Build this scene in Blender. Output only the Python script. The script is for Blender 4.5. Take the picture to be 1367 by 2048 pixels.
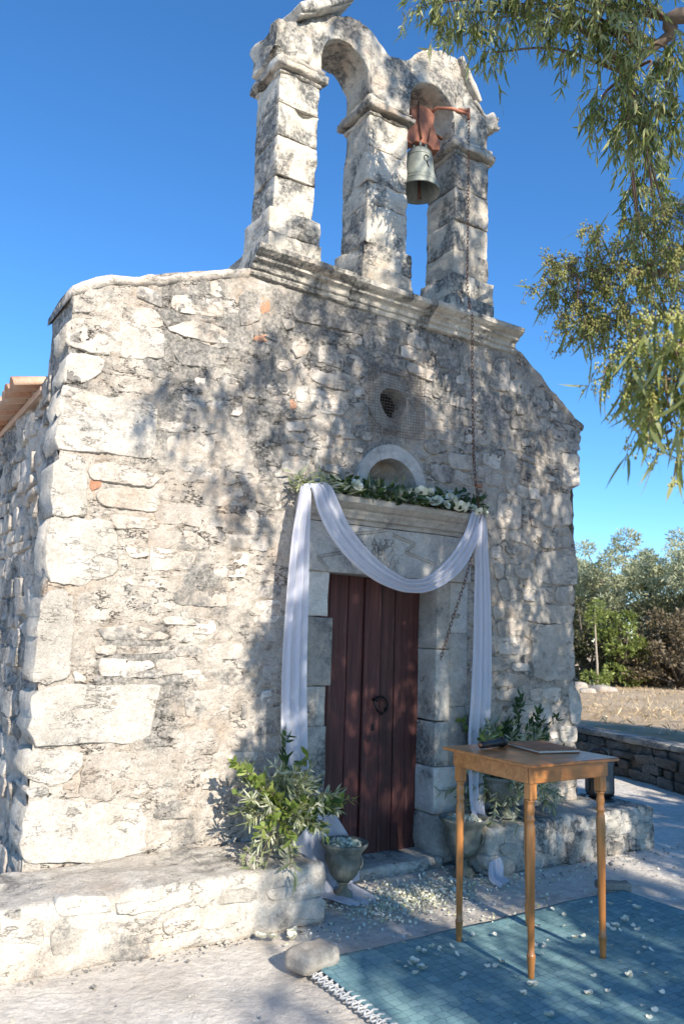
import bpy, math, random
import numpy as np
from mathutils import Vector, Matrix

for o in list(bpy.data.objects):
    bpy.data.objects.remove(o)
scene = bpy.context.scene
COL = scene.collection
TAU = math.pi * 2

# ------------------------------------------------------------------ camera
cam_data = bpy.data.cameras.new('camera')
cam = bpy.data.objects.new('camera', cam_data)
COL.objects.link(cam)
RIGHT = Vector((0.84077744, -0.54036741, 0.03311141))
DOWN = Vector((0.11010384, 0.11079096, -0.98772593))
FWD = Vector((0.53006646, 0.83410337, 0.15264706))
m = Matrix.Identity(4)
for i in range(3):
    m[i][0] = RIGHT[i]; m[i][1] = -DOWN[i]; m[i][2] = -FWD[i]
m.translation = Vector((-3.30525, -4.54935, 1.6))
cam.matrix_world = m
cam_data.sensor_fit = 'VERTICAL'
cam_data.sensor_height = 36.0
cam_data.sensor_width = 24.0
cam_data.lens = 1555.0 / 2048.0 * 36.0
cam_data.clip_start = 0.05
cam_data.clip_end = 2000.0
cam_data.dof.use_dof = True
cam_data.dof.focus_distance = 5.4
cam_data.dof.aperture_fstop = 2.8
scene.camera = cam

# ------------------------------------------------------------------ light
SUN_AZ = math.radians(-3.0)      # to the right of the facade's outward normal
SUN_EL = math.radians(29.0)
S_DIR = Vector((math.sin(SUN_AZ) * math.cos(SUN_EL), -math.cos(SUN_AZ) * math.cos(SUN_EL), math.sin(SUN_EL)))
world = bpy.data.worlds.new('World')
scene.world = world
world.use_nodes = True
wn = world.node_tree.nodes; wl = world.node_tree.links
wn.clear()
sky = wn.new('ShaderNodeTexSky'); sky.sky_type = 'NISHITA'
sky.sun_disc = False
sky.sun_elevation = SUN_EL
sky.sun_rotation = math.atan2(S_DIR.x, S_DIR.y)
sky.altitude = 6000.0
sky.air_density = 1.8
sky.dust_density = 0.3
sky.ozone_density = 4.6
bg = wn.new('ShaderNodeBackground'); bg.inputs['Strength'].default_value = 0.134
wo = wn.new('ShaderNodeOutputWorld')
sat = wn.new('ShaderNodeHueSaturation'); sat.inputs['Saturation'].default_value = 1.17
wl.new(sky.outputs[0], sat.inputs['Color']); wl.new(sat.outputs[0], bg.inputs['Color']); wl.new(bg.outputs[0], wo.inputs['Surface'])
sun_d = bpy.data.lights.new('sun', 'SUN'); sun_d.energy = 4.3; sun_d.angle = math.radians(0.53)
sun_d.color = (1.0, 0.92, 0.80)
sun = bpy.data.objects.new('sun', sun_d); COL.objects.link(sun)
sun.rotation_euler = S_DIR.to_track_quat('Z', 'Y').to_euler()
sun.location = (0, -20, 15)
scene.view_settings.view_transform = 'Standard'
scene.view_settings.look = 'None'
scene.view_settings.exposure = 0.96
scene.view_settings.gamma = 1.0
scene.view_settings.use_curve_mapping = False
scene.render.engine = 'CYCLES'
scene.cycles.max_bounces = 8
scene.cycles.diffuse_bounces = 4
scene.cycles.transparent_max_bounces = 8
scene.cycles.use_denoising = True

# ------------------------------------------------------------------ noise
def _hash(ix, iy, iz, seed):
    h = (ix.astype(np.int64) * 374761393 + iy.astype(np.int64) * 668265263 + iz.astype(np.int64) * 2147483647 + seed * 1274126177) & 0xFFFFFFFF
    h = ((h ^ (h >> 13)) * 1274126177) & 0xFFFFFFFF
    h = ((h ^ (h >> 16)) * 2246822519) & 0xFFFFFFFF
    return ((h ^ (h >> 15)) & 0xFFFFFF) / float(0xFFFFFF)

def vnoise(P, seed=0):
    P = np.asarray(P, float)
    i = np.floor(P); f = P - i; i = i.astype(np.int64)
    u = f * f * (3 - 2 * f)
    r = 0
    for dx in (0, 1):
        for dy in (0, 1):
            for dz in (0, 1):
                w = (u[:, 0] if dx else 1 - u[:, 0]) * (u[:, 1] if dy else 1 - u[:, 1]) * (u[:, 2] if dz else 1 - u[:, 2])
                r = r + w * _hash(i[:, 0] + dx, i[:, 1] + dy, i[:, 2] + dz, seed)
    return r * 2 - 1

def fbm(P, scale=1.0, octv=3, seed=0, gain=0.5):
    P = np.asarray(P, float) * scale
    r = 0; a = 1.0
    for k in range(octv):
        r = r + a * vnoise(P, seed + k * 17); P = P * 2.03 + 7.1; a *= gain
    return r

# ------------------------------------------------------------------ mesh helpers
def mesh_np(name, V, F, smooth=True, attr=None):
    """V (n,3) array, F (m,k) array or list of tuples"""
    me = bpy.data.meshes.new(name)
    V = np.asarray(V, np.float32)
    if isinstance(F, np.ndarray):
        k = F.shape[1]; n = len(F)
        me.vertices.add(len(V)); me.vertices.foreach_set('co', V.ravel())
        me.loops.add(n * k); me.loops.foreach_set('vertex_index', F.astype(np.int32).ravel())
        me.polygons.add(n)
        me.polygons.foreach_set('loop_start', np.arange(0, n * k, k, dtype=np.int32))
        me.update(calc_edges=True)
        me.validate()
    else:
        me.from_pydata([tuple(map(float, v)) for v in V], [], [tuple(int(i) for i in f) for f in F])
        me.update()
    me.polygons.foreach_set('use_smooth', np.full(len(me.polygons), smooth, bool))
    if attr is not None and len(attr) == len(me.polygons):
        a = me.attributes.new('rnd', 'FLOAT', 'FACE')
        a.data.foreach_set('value', np.asarray(attr, np.float32))
    me.update()
    return me

class MB:
    """collects pieces into one mesh"""
    def __init__(s): s.v = []; s.f = []
    def add(s, V, F):
        b = len(s.v)
        s.v.extend([tuple(map(float, v)) for v in V]); s.f.extend([tuple(int(i) + b for i in f) for f in F]); return s
    def build(s, name, mat, parent=None, smooth=True, loc=None):
        return obj(name, mesh_np(name, np.array(s.v), s.f, smooth), mat, parent, loc)

def obj(name, me, mat=None, parent=None, loc=None):
    o = bpy.data.objects.new(name, me)
    COL.objects.link(o)
    if mat is not None and not me.materials:
        me.materials.append(mat)
    if parent is not None: o.parent = parent
    if loc is not None: o.location = loc
    return o

def tag(o, label=None, cat=None, group=None, kind=None):
    if label: o['label'] = label
    if cat: o['category'] = cat
    if group: o['group'] = group
    if kind: o['kind'] = kind
    return o

def thing(name, label, cat, loc=(0, 0, 0), rz=0.0, group=None):
    o = bpy.data.objects.new(name, None); COL.objects.link(o)
    o.location = loc; o.rotation_euler = (0, 0, rz); o.empty_display_size = 0.1
    return tag(o, label, cat, group)

def box_vf(x0, x1, y0, y1, z0, z1):
    V = [(x, y, z) for x in (x0, x1) for y in (y0, y1) for z in (z0, z1)]
    F = [(0, 1, 3, 2), (4, 6, 7, 5), (0, 4, 5, 1), (2, 3, 7, 6), (0, 2, 6, 4), (1, 5, 7, 3)]
    return V, F

def bev_box(x0, x1, y0, y1, z0, z1, b=0.004):
    """box with chamfered edges"""
    V = []; idx = {}
    for ix, (x, sx) in enumerate(((x0, 1), (x1, -1))):
        for iy, (y, sy) in enumerate(((y0, 1), (y1, -1))):
            for iz, (z, sz) in enumerate(((z0, 1), (z1, -1))):
                for a in range(3):
                    idx[(ix, iy, iz, a)] = len(V)
                    V.append((x + (0 if a == 0 else sx * b), y + (0 if a == 1 else sy * b), z + (0 if a == 2 else sz * b)))
    F = []
    for a in range(3):
        o1, o2 = [k for k in range(3) if k != a]
        for s in (0, 1):
            q = []
            for (u, w) in ((0, 0), (1, 0), (1, 1), (0, 1)):
                c = [0, 0, 0]; c[a] = s; c[o1] = u; c[o2] = w; q.append(idx[(*c, a)])
            F.append(tuple(q))
    for a in range(3):
        o1, o2 = [k for k in range(3) if k != a]
        for u in (0, 1):
            for w in (0, 1):
                c0 = [0, 0, 0]; c0[o1] = u; c0[o2] = w; c1 = list(c0); c1[a] = 1
                F.append((idx[(*c0, o1)], idx[(*c1, o1)], idx[(*c1, o2)], idx[(*c0, o2)]))
    for c in [(i, j, k) for i in (0, 1) for j in (0, 1) for k in (0, 1)]:
        F.append(tuple(idx[(*c, a)] for a in range(3)))
    return V, F

def fix_normals(me):
    import bmesh
    bm = bmesh.new(); bm.from_mesh(me); bmesh.ops.recalc_face_normals(bm, faces=bm.faces); bm.to_mesh(me); bm.free()
    return me

def rock_mesh(name, lo, hi, seg=(6, 4, 5), round_=0.03, amp=0.012, scale=6.0, seed=0, chip=0.0, smooth=True):
    """a rough stone block: grid-sided box, rounded corners, noise"""
    lo = np.array(lo, float); hi = np.array(hi, float)
    c = (lo + hi) / 2; h = (hi - lo) / 2
    r = min(round_, *(h * 0.95))
    pts = {}; V = []; F = []
    def vid(i, j, k):
        key = (i, j, k)
        if key not in pts:
            pts[key] = len(V)
            V.append([i / seg[0] * 2 - 1, j / seg[1] * 2 - 1, k / seg[2] * 2 - 1])
        return pts[key]
    nx, ny, nz = seg
    for j in range(ny):
        for k in range(nz):
            F.append((vid(0, j, k), vid(0, j, k + 1), vid(0, j + 1, k + 1), vid(0, j + 1, k)))
            F.append((vid(nx, j, k), vid(nx, j + 1, k), vid(nx, j + 1, k + 1), vid(nx, j, k + 1)))
    for i in range(nx):
        for k in range(nz):
            F.append((vid(i, 0, k), vid(i + 1, 0, k), vid(i + 1, 0, k + 1), vid(i, 0, k + 1)))
            F.append((vid(i, ny, k), vid(i, ny, k + 1), vid(i + 1, ny, k + 1), vid(i + 1, ny, k)))
    for i in range(nx):
        for j in range(ny):
            F.append((vid(i, j, 0), vid(i, j + 1, 0), vid(i + 1, j + 1, 0), vid(i + 1, j, 0)))
            F.append((vid(i, j, nz), vid(i + 1, j, nz), vid(i + 1, j + 1, nz), vid(i, j + 1, nz)))
    V = np.array(V)
    # snap the outermost inner grid lines to the rounding radius
    for a in range(3):
        if seg[a] >= 3:
            t = V[:, a]; step = 2.0 / seg[a]; lim = 1 - r / h[a]
            e = np.isclose(np.abs(t), 1 - step)
            inner = np.abs(t) < 1 - step * 1.001
            t[e] = np.sign(t[e]) * max(lim, 0.02)
            if seg[a] > 3: t[inner] = t[inner] / (1 - step) * max(lim, 0.02)
    P = V * h
    q = np.clip(P, -(h - r), h - r)
    d = P - q
    ln = np.linalg.norm(d, axis=1); ln[ln == 0] = 1
    on = np.linalg.norm(d, axis=1) > 1e-9
    P = np.where(on[:, None], q + d / ln[:, None] * r, P)
    W = P + c
    n = np.where(on[:, None], d / ln[:, None], 0)
    k = fbm(W, scale, 3, seed)
    W = W + n * (amp * k)[:, None]
    W = W + amp * 0.5 * np.stack([fbm(W, scale * .6, 2, seed + 5), fbm(W, scale * .6, 2, seed + 6), fbm(W, scale * .6, 2, seed + 7)], 1)
    if chip > 0:
        cn = vnoise(W * scale * .5 + 31, seed + 9)
        W = W - n * (np.clip(cn - .35, 0, 1) * chip)[:, None]
    return mesh_np(name, W, np.array(F), smooth)

def tube_vf(pts, radii, n=8, cap=True):
    pts = [Vector(p) for p in pts]
    V = []; F = []
    up = Vector((0, 0, 1))
    prev = None
    for i, p in enumerate(pts):
        if i == 0: t = pts[1] - pts[0]
        elif i == len(pts) - 1: t = pts[-1] - pts[-2]
        else: t = pts[i + 1] - pts[i - 1]
        t.normalize()
        if prev is None:
            a = t.cross(up)
            if a.length < 1e-3: a = t.cross(Vector((1, 0, 0)))
        else:
            a = prev - t * prev.dot(t)
        a.normalize(); b = t.cross(a); prev = a
        r = radii[i] if hasattr(radii, '__len__') else radii
        for k in range(n):
            an = TAU * k / n
            V.append(tuple(p + a * math.cos(an) * r + b * math.sin(an) * r))
    for i in range(len(pts) - 1):
        for k in range(n):
            F.append((i * n + k, i * n + (k + 1) % n, (i + 1) * n + (k + 1) % n, (i + 1) * n + k))
    if cap:
        F.append(tuple(range(n - 1, -1, -1))); F.append(tuple((len(pts) - 1) * n + k for k in range(n)))
    return V, F

def lathe_vf(prof, n=24, cap=True, center=(0, 0)):
    V = []; F = []
    for r, z in prof:
        for k in range(n):
            an = TAU * k / n
            V.append((center[0] + r * math.cos(an), center[1] + r * math.sin(an), z))
    for i in range(len(prof) - 1):
        for k in range(n):
            F.append((i * n + k, i * n + (k + 1) % n, (i + 1) * n + (k + 1) % n, (i + 1) * n + k))
    if cap:
        F.append(tuple(range(n - 1, -1, -1))); F.append(tuple((len(prof) - 1) * n + k for k in range(n)))
    return V, F

def smooth_path(pts, per=6):
    """Catmull-Rom through points"""
    P = [np.array(p, float) for p in pts]
    P = [2 * P[0] - P[1]] + P + [2 * P[-1] - P[-2]]
    out = []
    for i in range(1, len(P) - 2):
        for k in range(per):
            t = k / per
            out.append(0.5 * ((2 * P[i]) + (-P[i - 1] + P[i + 1]) * t + (2 * P[i - 1] - 5 * P[i] + 4 * P[i + 1] - P[i + 2]) * t * t + (-P[i - 1] + 3 * P[i] - 3 * P[i + 1] + P[i + 2]) * t ** 3))
    out.append(P[-2])
    return np.array(out)

# ------------------------------------------------------------------ materials
class NT:
    def __init__(s, name):
        s.m = bpy.data.materials.new(name); s.m.use_nodes = True
        s.t = s.m.node_tree; s.n = s.t.nodes; s.n.clear()
        s.out = s.n.new('ShaderNodeOutputMaterial')
        s.bsdf = s.n.new('ShaderNodeBsdfPrincipled')
        s.t.links.new(s.bsdf.outputs[0], s.out.inputs['Surface'])
        s.co = s.n.new('ShaderNodeTexCoord'); s.vec = s.co.outputs['Object']
    def L(s, a, b): s.t.links.new(a, b)
    def set(s, **k):
        for a, v in k.items():
            s.bsdf.inputs[a.replace('_', ' ')].default_value = v
    def map(s, scale=(1, 1, 1), rot=(0, 0, 0), loc=(0, 0, 0), src='Object'):
        n = s.n.new('ShaderNodeMapping'); n.inputs['Scale'].default_value = scale; n.inputs['Rotation'].default_value = rot; n.inputs['Location'].default_value = loc
        s.L(s.vec if src == 'Object' else s.co.outputs[src], n.inputs['Vector']); return n.outputs[0]
    def noise(s, scale, detail=4, rough=0.55, vec=None, dist=0.0, out='Fac'):
        n = s.n.new('ShaderNodeTexNoise'); n.inputs['Scale'].default_value = scale; n.inputs['Detail'].default_value = detail
        n.inputs['Roughness'].default_value = rough; n.inputs['Distortion'].default_value = dist
        s.L(vec if vec is not None else s.vec, n.inputs['Vector']); return n.outputs[out]
    def voro(s, scale, feature='F1', vec=None, out='Distance', rand=1.0):
        n = s.n.new('ShaderNodeTexVoronoi'); n.feature = feature; n.inputs['Scale'].default_value = scale
        n.inputs['Randomness'].default_value = rand
        s.L(vec if vec is not None else s.vec, n.inputs['Vector']); return n.outputs[out]
    def ramp(s, fac, stops, interp='LINEAR'):
        n = s.n.new('ShaderNodeValToRGB'); n.color_ramp.interpolation = interp
        e = n.color_ramp.elements
        while len(e) < len(stops): e.new(0.5)
        for k, (p, c) in enumerate(stops):
            e[k].position = p; e[k].color = (*c, 1) if hasattr(c, '__len__') else (c, c, c, 1)
        s.L(fac, n.inputs['Fac']); return n.outputs['Color']
    def mix(s, fac, a, b, mode='MIX'):
        n = s.n.new('ShaderNodeMix'); n.data_type = 'RGBA'; n.blend_type = mode; n.clamp_factor = True
        for v, i in ((fac, 0), (a, 6), (b, 7)):
            if isinstance(v, (int, float)): n.inputs[i].default_value = v
            elif isinstance(v, tuple): n.inputs[i].default_value = (*v, 1)
            else: s.L(v, n.inputs[i])
        return n.outputs[2]
    def math(s, op, a, b=0.0, c=0.0):
        n = s.n.new('ShaderNodeMath'); n.operation = op; n.use_clamp = False
        for v, i in ((a, 0), (b, 1), (c, 2)):
            if isinstance(v, (int, float)): n.inputs[i].default_value = v
            else: s.L(v, n.inputs[i])
        return n.outputs[0]
    def rng(s, v, a, b, c=0.0, d=1.0):
        n = s.n.new('ShaderNodeMapRange'); n.interpolation_type = 'SMOOTHSTEP'
        n.inputs[1].default_value = a; n.inputs[2].default_value = b; n.inputs[3].default_value = c; n.inputs[4].default_value = d
        s.L(v, n.inputs[0]); return n.outputs[0]
    def bump(s, h, strength=0.5, dist=0.01, nrm=None):
        n = s.n.new('ShaderNodeBump'); n.inputs['Strength'].default_value = strength; n.inputs['Distance'].default_value = dist
        s.L(h, n.inputs['Height'])
        if nrm is not None: s.L(nrm, n.inputs['Normal'])
        s.L(n.outputs[0], s.bsdf.inputs['Normal']); return n.outputs[0]
    def base(s, c): s.L(c, s.bsdf.inputs['Base Color']); return s
    def rand(s):
        n = s.n.new('ShaderNodeObjectInfo'); return n.outputs['Random']
    def attr(s, name='rnd'):
        n = s.n.new('ShaderNodeAttribute'); n.attribute_name = name; return n.outputs['Fac']
    def pos(s):
        n = s.n.new('ShaderNodeNewGeometry'); sp = s.n.new('ShaderNodeSeparateXYZ'); s.L(n.outputs['Position'], sp.inputs[0]); return sp.outputs

def stone_mat(name, c0, c1, c2, lichen=0.5, lich_scale=1.6, dark=(0.10, 0.10, 0.095), warm=0.25, bump=0.6, speck=0.5, rnd=0.25, fine=55.0, streak=0.0, zgrad=None, crust=0.9, vein=0.42, own=False):
    t = NT(name); t.set(Roughness=0.93)
    if own:      # every stone has its own grain and stains
        va = t.n.new('ShaderNodeVectorMath'); va.operation = 'MULTIPLY_ADD'; cb = t.n.new('ShaderNodeCombineXYZ'); rd = t.rand()
        for q in range(3): t.L(rd, cb.inputs[q])
        t.L(cb.outputs[0], va.inputs[0]); va.inputs[1].default_value = (37, 91, 53); t.L(t.co.outputs['Object'], va.inputs[2]); t.vec = va.outputs[0]
    t.bsdf.inputs['Specular IOR Level'].default_value = 0.15
    n1 = t.noise(5.5, 6, 0.62)
    col = t.ramp(n1, [(0.3, c0), (0.52, c1), (0.72, c2)])
    # warm rusty or pinkish tint in patches
    w = t.rng(t.noise(2.7, 5, 0.6, t.map(loc=(11, 3, 5))), 0.52, 0.72, 0, warm)
    col = t.mix(w, col, (0.56, 0.38, 0.25))
    # each stone slightly lighter or darker
    r = t.rng(t.rand(), 0.0, 1.0, 1.0 - rnd, 1.0 + rnd * 0.35)
    hs = t.n.new('ShaderNodeHueSaturation'); t.L(r, hs.inputs['Value']); t.L(col, hs.inputs['Color']); col = hs.outputs[0]
    # soft grey weathering and black lichen crust, broken up by fine speckle
    big = t.noise(lich_scale, 7, 0.66, t.map(scale=(1, 1, 0.75), loc=(3.1, 8.2, 1.7)))
    thr = t.math('SUBTRACT', 0.63, 0.14 * lichen)
    if zgrad:
        z = t.rng(t.pos()[2], zgrad[0], zgrad[1], 0.0, zgrad[2]); thr = t.math('SUBTRACT', thr, z)
    m = t.math('SUBTRACT', big, thr); m = t.rng(m, -0.01, 0.09)
    fineN = t.rng(t.noise(38.0, 6, 0.7), 0.36, 0.60)
    grey = t.math('MULTIPLY', m, t.rng(t.noise(9, 5, 0.65), 0.3, 0.6, 0.25, 1.0))
    col = t.mix(t.math('MULTIPLY', grey, 0.62), col, (0.27, 0.265, 0.25))
    col = t.mix(t.math('MULTIPLY', t.math('MULTIPLY', m, fineN), crust), col, dark)
    # scattered lichen specks
    sp = t.rng(t.noise(23.0, 5, 0.75, t.map(loc=(5, 5, 2))), 0.60, 0.70, 0, speck)
    col = t.mix(sp, col, (0.24, 0.235, 0.22))
    if streak > 0:
        st = t.rng(t.noise(4.0, 5, 0.6, t.map(scale=(5, 5, 0.5))), 0.55, 0.75, 0, streak)
        col = t.mix(st, col, (0.22, 0.21, 0.2))
    # fine grain: small lighter and darker grit, and hairline cracks running mostly level
    gr = t.rng(t.noise(85, 5, 0.75), 0.3, 0.7, 0.82, 1.10)
    gr2 = t.rng(t.noise(21, 6, 0.7, t.map(scale=(1, 1, 1.6), loc=(1, 4, 2))), 0.32, 0.66, 0.86, 1.06)
    hs2 = t.n.new('ShaderNodeHueSaturation'); t.L(t.math('MULTIPLY', gr, gr2), hs2.inputs['Value']); t.L(col, hs2.inputs['Color']); col = hs2.outputs[0]
    vn = t.noise(3.4, 7, 0.68, t.map(scale=(1, 1, 2.6), loc=(6, 1, 3)))
    vv = t.rng(t.math('ABSOLUTE', t.math('SUBTRACT', vn, 0.5)), 0.0, 0.010, 1.0, 0.0)
    vv = t.math('MULTIPLY', vv, t.rng(t.noise(4.2, 4, 0.6, t.map(loc=(9, 9, 1))), 0.46, 0.60, 0, vein))
    col = t.mix(vv, col, (0.17, 0.135, 0.10))
    t.base(col)
    h = t.math('ADD', t.math('MULTIPLY', t.noise(9, 8, 0.65), 1.0), t.math('MULTIPLY', t.noise(fine, 6, 0.7), 0.45))
    pit = t.rng(t.voro(70, vec=t.map(loc=(2, 2, 2))), 0.0, 0.25, -0.25, 0.0)
    h = t.math('ADD', h, pit)
    h = t.math('SUBTRACT', h, t.math('MULTIPLY', vv, 0.5))
    t.bump(h, bump, 0.02)
    return t.m

CR0 = (0.44, 0.37, 0.30); CR1 = (0.595, 0.53, 0.455); CR2 = (0.70, 0.65, 0.58)
M = {}
M['stone'] = stone_mat('facade_stone', CR0, CR1, CR2, lichen=0.72, bump=1.0, rnd=0.26, crust=.7, own=True, zgrad=(2.3, 4.0, .075))
M['quoin'] = stone_mat('quoin_stone', (0.42, 0.38, 0.325), (0.53, 0.49, 0.43), (0.61, 0.57, 0.51), lichen=0.5, bump=1.0, warm=0.16, rnd=0.14, crust=.6, own=True, zgrad=(2.6, 4.0, .06))
M['mortar'] = stone_mat('lime_mortar', (0.45, 0.38, 0.31), (0.605, 0.54, 0.46), (0.69, 0.635, 0.56), lichen=0.68, bump=1.4, warm=0.42, fine=42, speck=.6, crust=.7, vein=.6, zgrad=(2.3, 4.0, .085))
M['belfry'] = stone_mat('belfry_stone', (0.49, 0.43, 0.345), (0.63, 0.57, 0.475), (0.72, 0.67, 0.575), lichen=1.12, lich_scale=2.8, bump=1.0, warm=0.4, streak=0.2, speck=.5, own=True)
M['side'] = stone_mat('side_rubble', CR0, CR1, CR2, lichen=1.1, bump=1.0, warm=0.2)
M['dressed'] = stone_mat('dressed_stone', (0.35, 0.32, 0.275), (0.455, 0.42, 0.365), (0.55, 0.515, 0.455), lichen=0.9, bump=0.45, warm=0.12, rnd=0.22, speck=0.35, vein=.2)
M['pale'] = stone_mat('pale_dressed_stone', (0.50, 0.48, 0.43), (0.60, 0.58, 0.53), (0.68, 0.66, 0.61), lichen=0.3, bump=0.25, warm=0.1, rnd=0.1, speck=0.2, vein=.15)
M['bench'] = stone_mat('bench_stone', (0.38, 0.35, 0.30), (0.52, 0.48, 0.41), (0.64, 0.60, 0.53), lichen=1.1, lich_scale=3.0, bump=1.1, warm=0.25, speck=0.85)
M['bench_pale'] = stone_mat('pale_bench_stone', (0.46, 0.41, 0.345), (0.59, 0.54, 0.465), (0.68, 0.635, 0.56), lichen=0.62, lich_scale=3.0, bump=1.1, warm=0.25, speck=0.6, crust=.6)
M['lintel'] = stone_mat('lintel_marble', (0.44, 0.42, 0.385), (0.54, 0.52, 0.48), (0.62, 0.60, 0.56), lichen=0.6, bump=0.3, warm=0.1, rnd=0.1, speck=0.25, vein=.15, crust=.5)
M['retain'] = stone_mat('shaded_retaining_stone', (0.07, 0.066, 0.06), (0.125, 0.118, 0.105), (0.20, 0.19, 0.165), lichen=0.9, bump=0.9, warm=0.15)  # stone colour lowered to carry the tree shade on this wall
M['rock'] = stone_mat('loose_rock', (0.33, 0.285, 0.23), (0.43, 0.38, 0.315), (0.50, 0.45, 0.39), vein=.2, lichen=0.2, bump=0.45, warm=0.2, speck=0.15)
M['brick'] = stone_mat('old_brick', (0.42, 0.20, 0.12), (0.50, 0.26, 0.16), (0.58, 0.34, 0.23), lichen=0.1, bump=0.6, warm=0.0)

def simple(name, col, rough=0.6, var=0.15, vscale=8.0, bump=0.0, bscale=40, metallic=0.0, spec=0.5, attr_var=None, vstretch=None):
    t = NT(name); t.set(Roughness=rough, Metallic=metallic)
    t.bsdf.inputs['Specular IOR Level'].default_value = spec
    n = t.noise(vscale, 5, 0.6, t.map(scale=vstretch) if vstretch else None)
    lo = tuple(c * (1 - var) for c in col); hi = tuple(min(1, c * (1 + var)) for c in col)
    c = t.ramp(n, [(0.3, lo), (0.7, hi)])
    t.base(c)
    if bump: t.bump(t.noise(bscale, 5, 0.6), bump, 0.005)
    return t.m

def leaf_mat(name, stops, trans=0.35, rough=0.5):
    t = NT(name); t.set(Roughness=rough)
    t.bsdf.inputs['Specular IOR Level'].default_value = 0.35
    c = t.ramp(t.attr('rnd'), stops)
    t.base(c)
    tr = t.n.new('ShaderNodeBsdfTranslucent')
    hs = t.n.new('ShaderNodeHueSaturation'); hs.inputs['Saturation'].default_value = 1.15; hs.inputs['Value'].default_value = 1.35; t.L(c, hs.inputs['Color']); t.L(hs.outputs[0], tr.inputs['Color'])
    mx = t.n.new('ShaderNodeMixShader'); mx.inputs[0].default_value = trans
    t.L(t.bsdf.outputs[0], mx.inputs[1]); t.L(tr.outputs[0], mx.inputs[2]); t.L(mx.outputs[0], t.out.inputs['Surface'])
    return t.m

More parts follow.
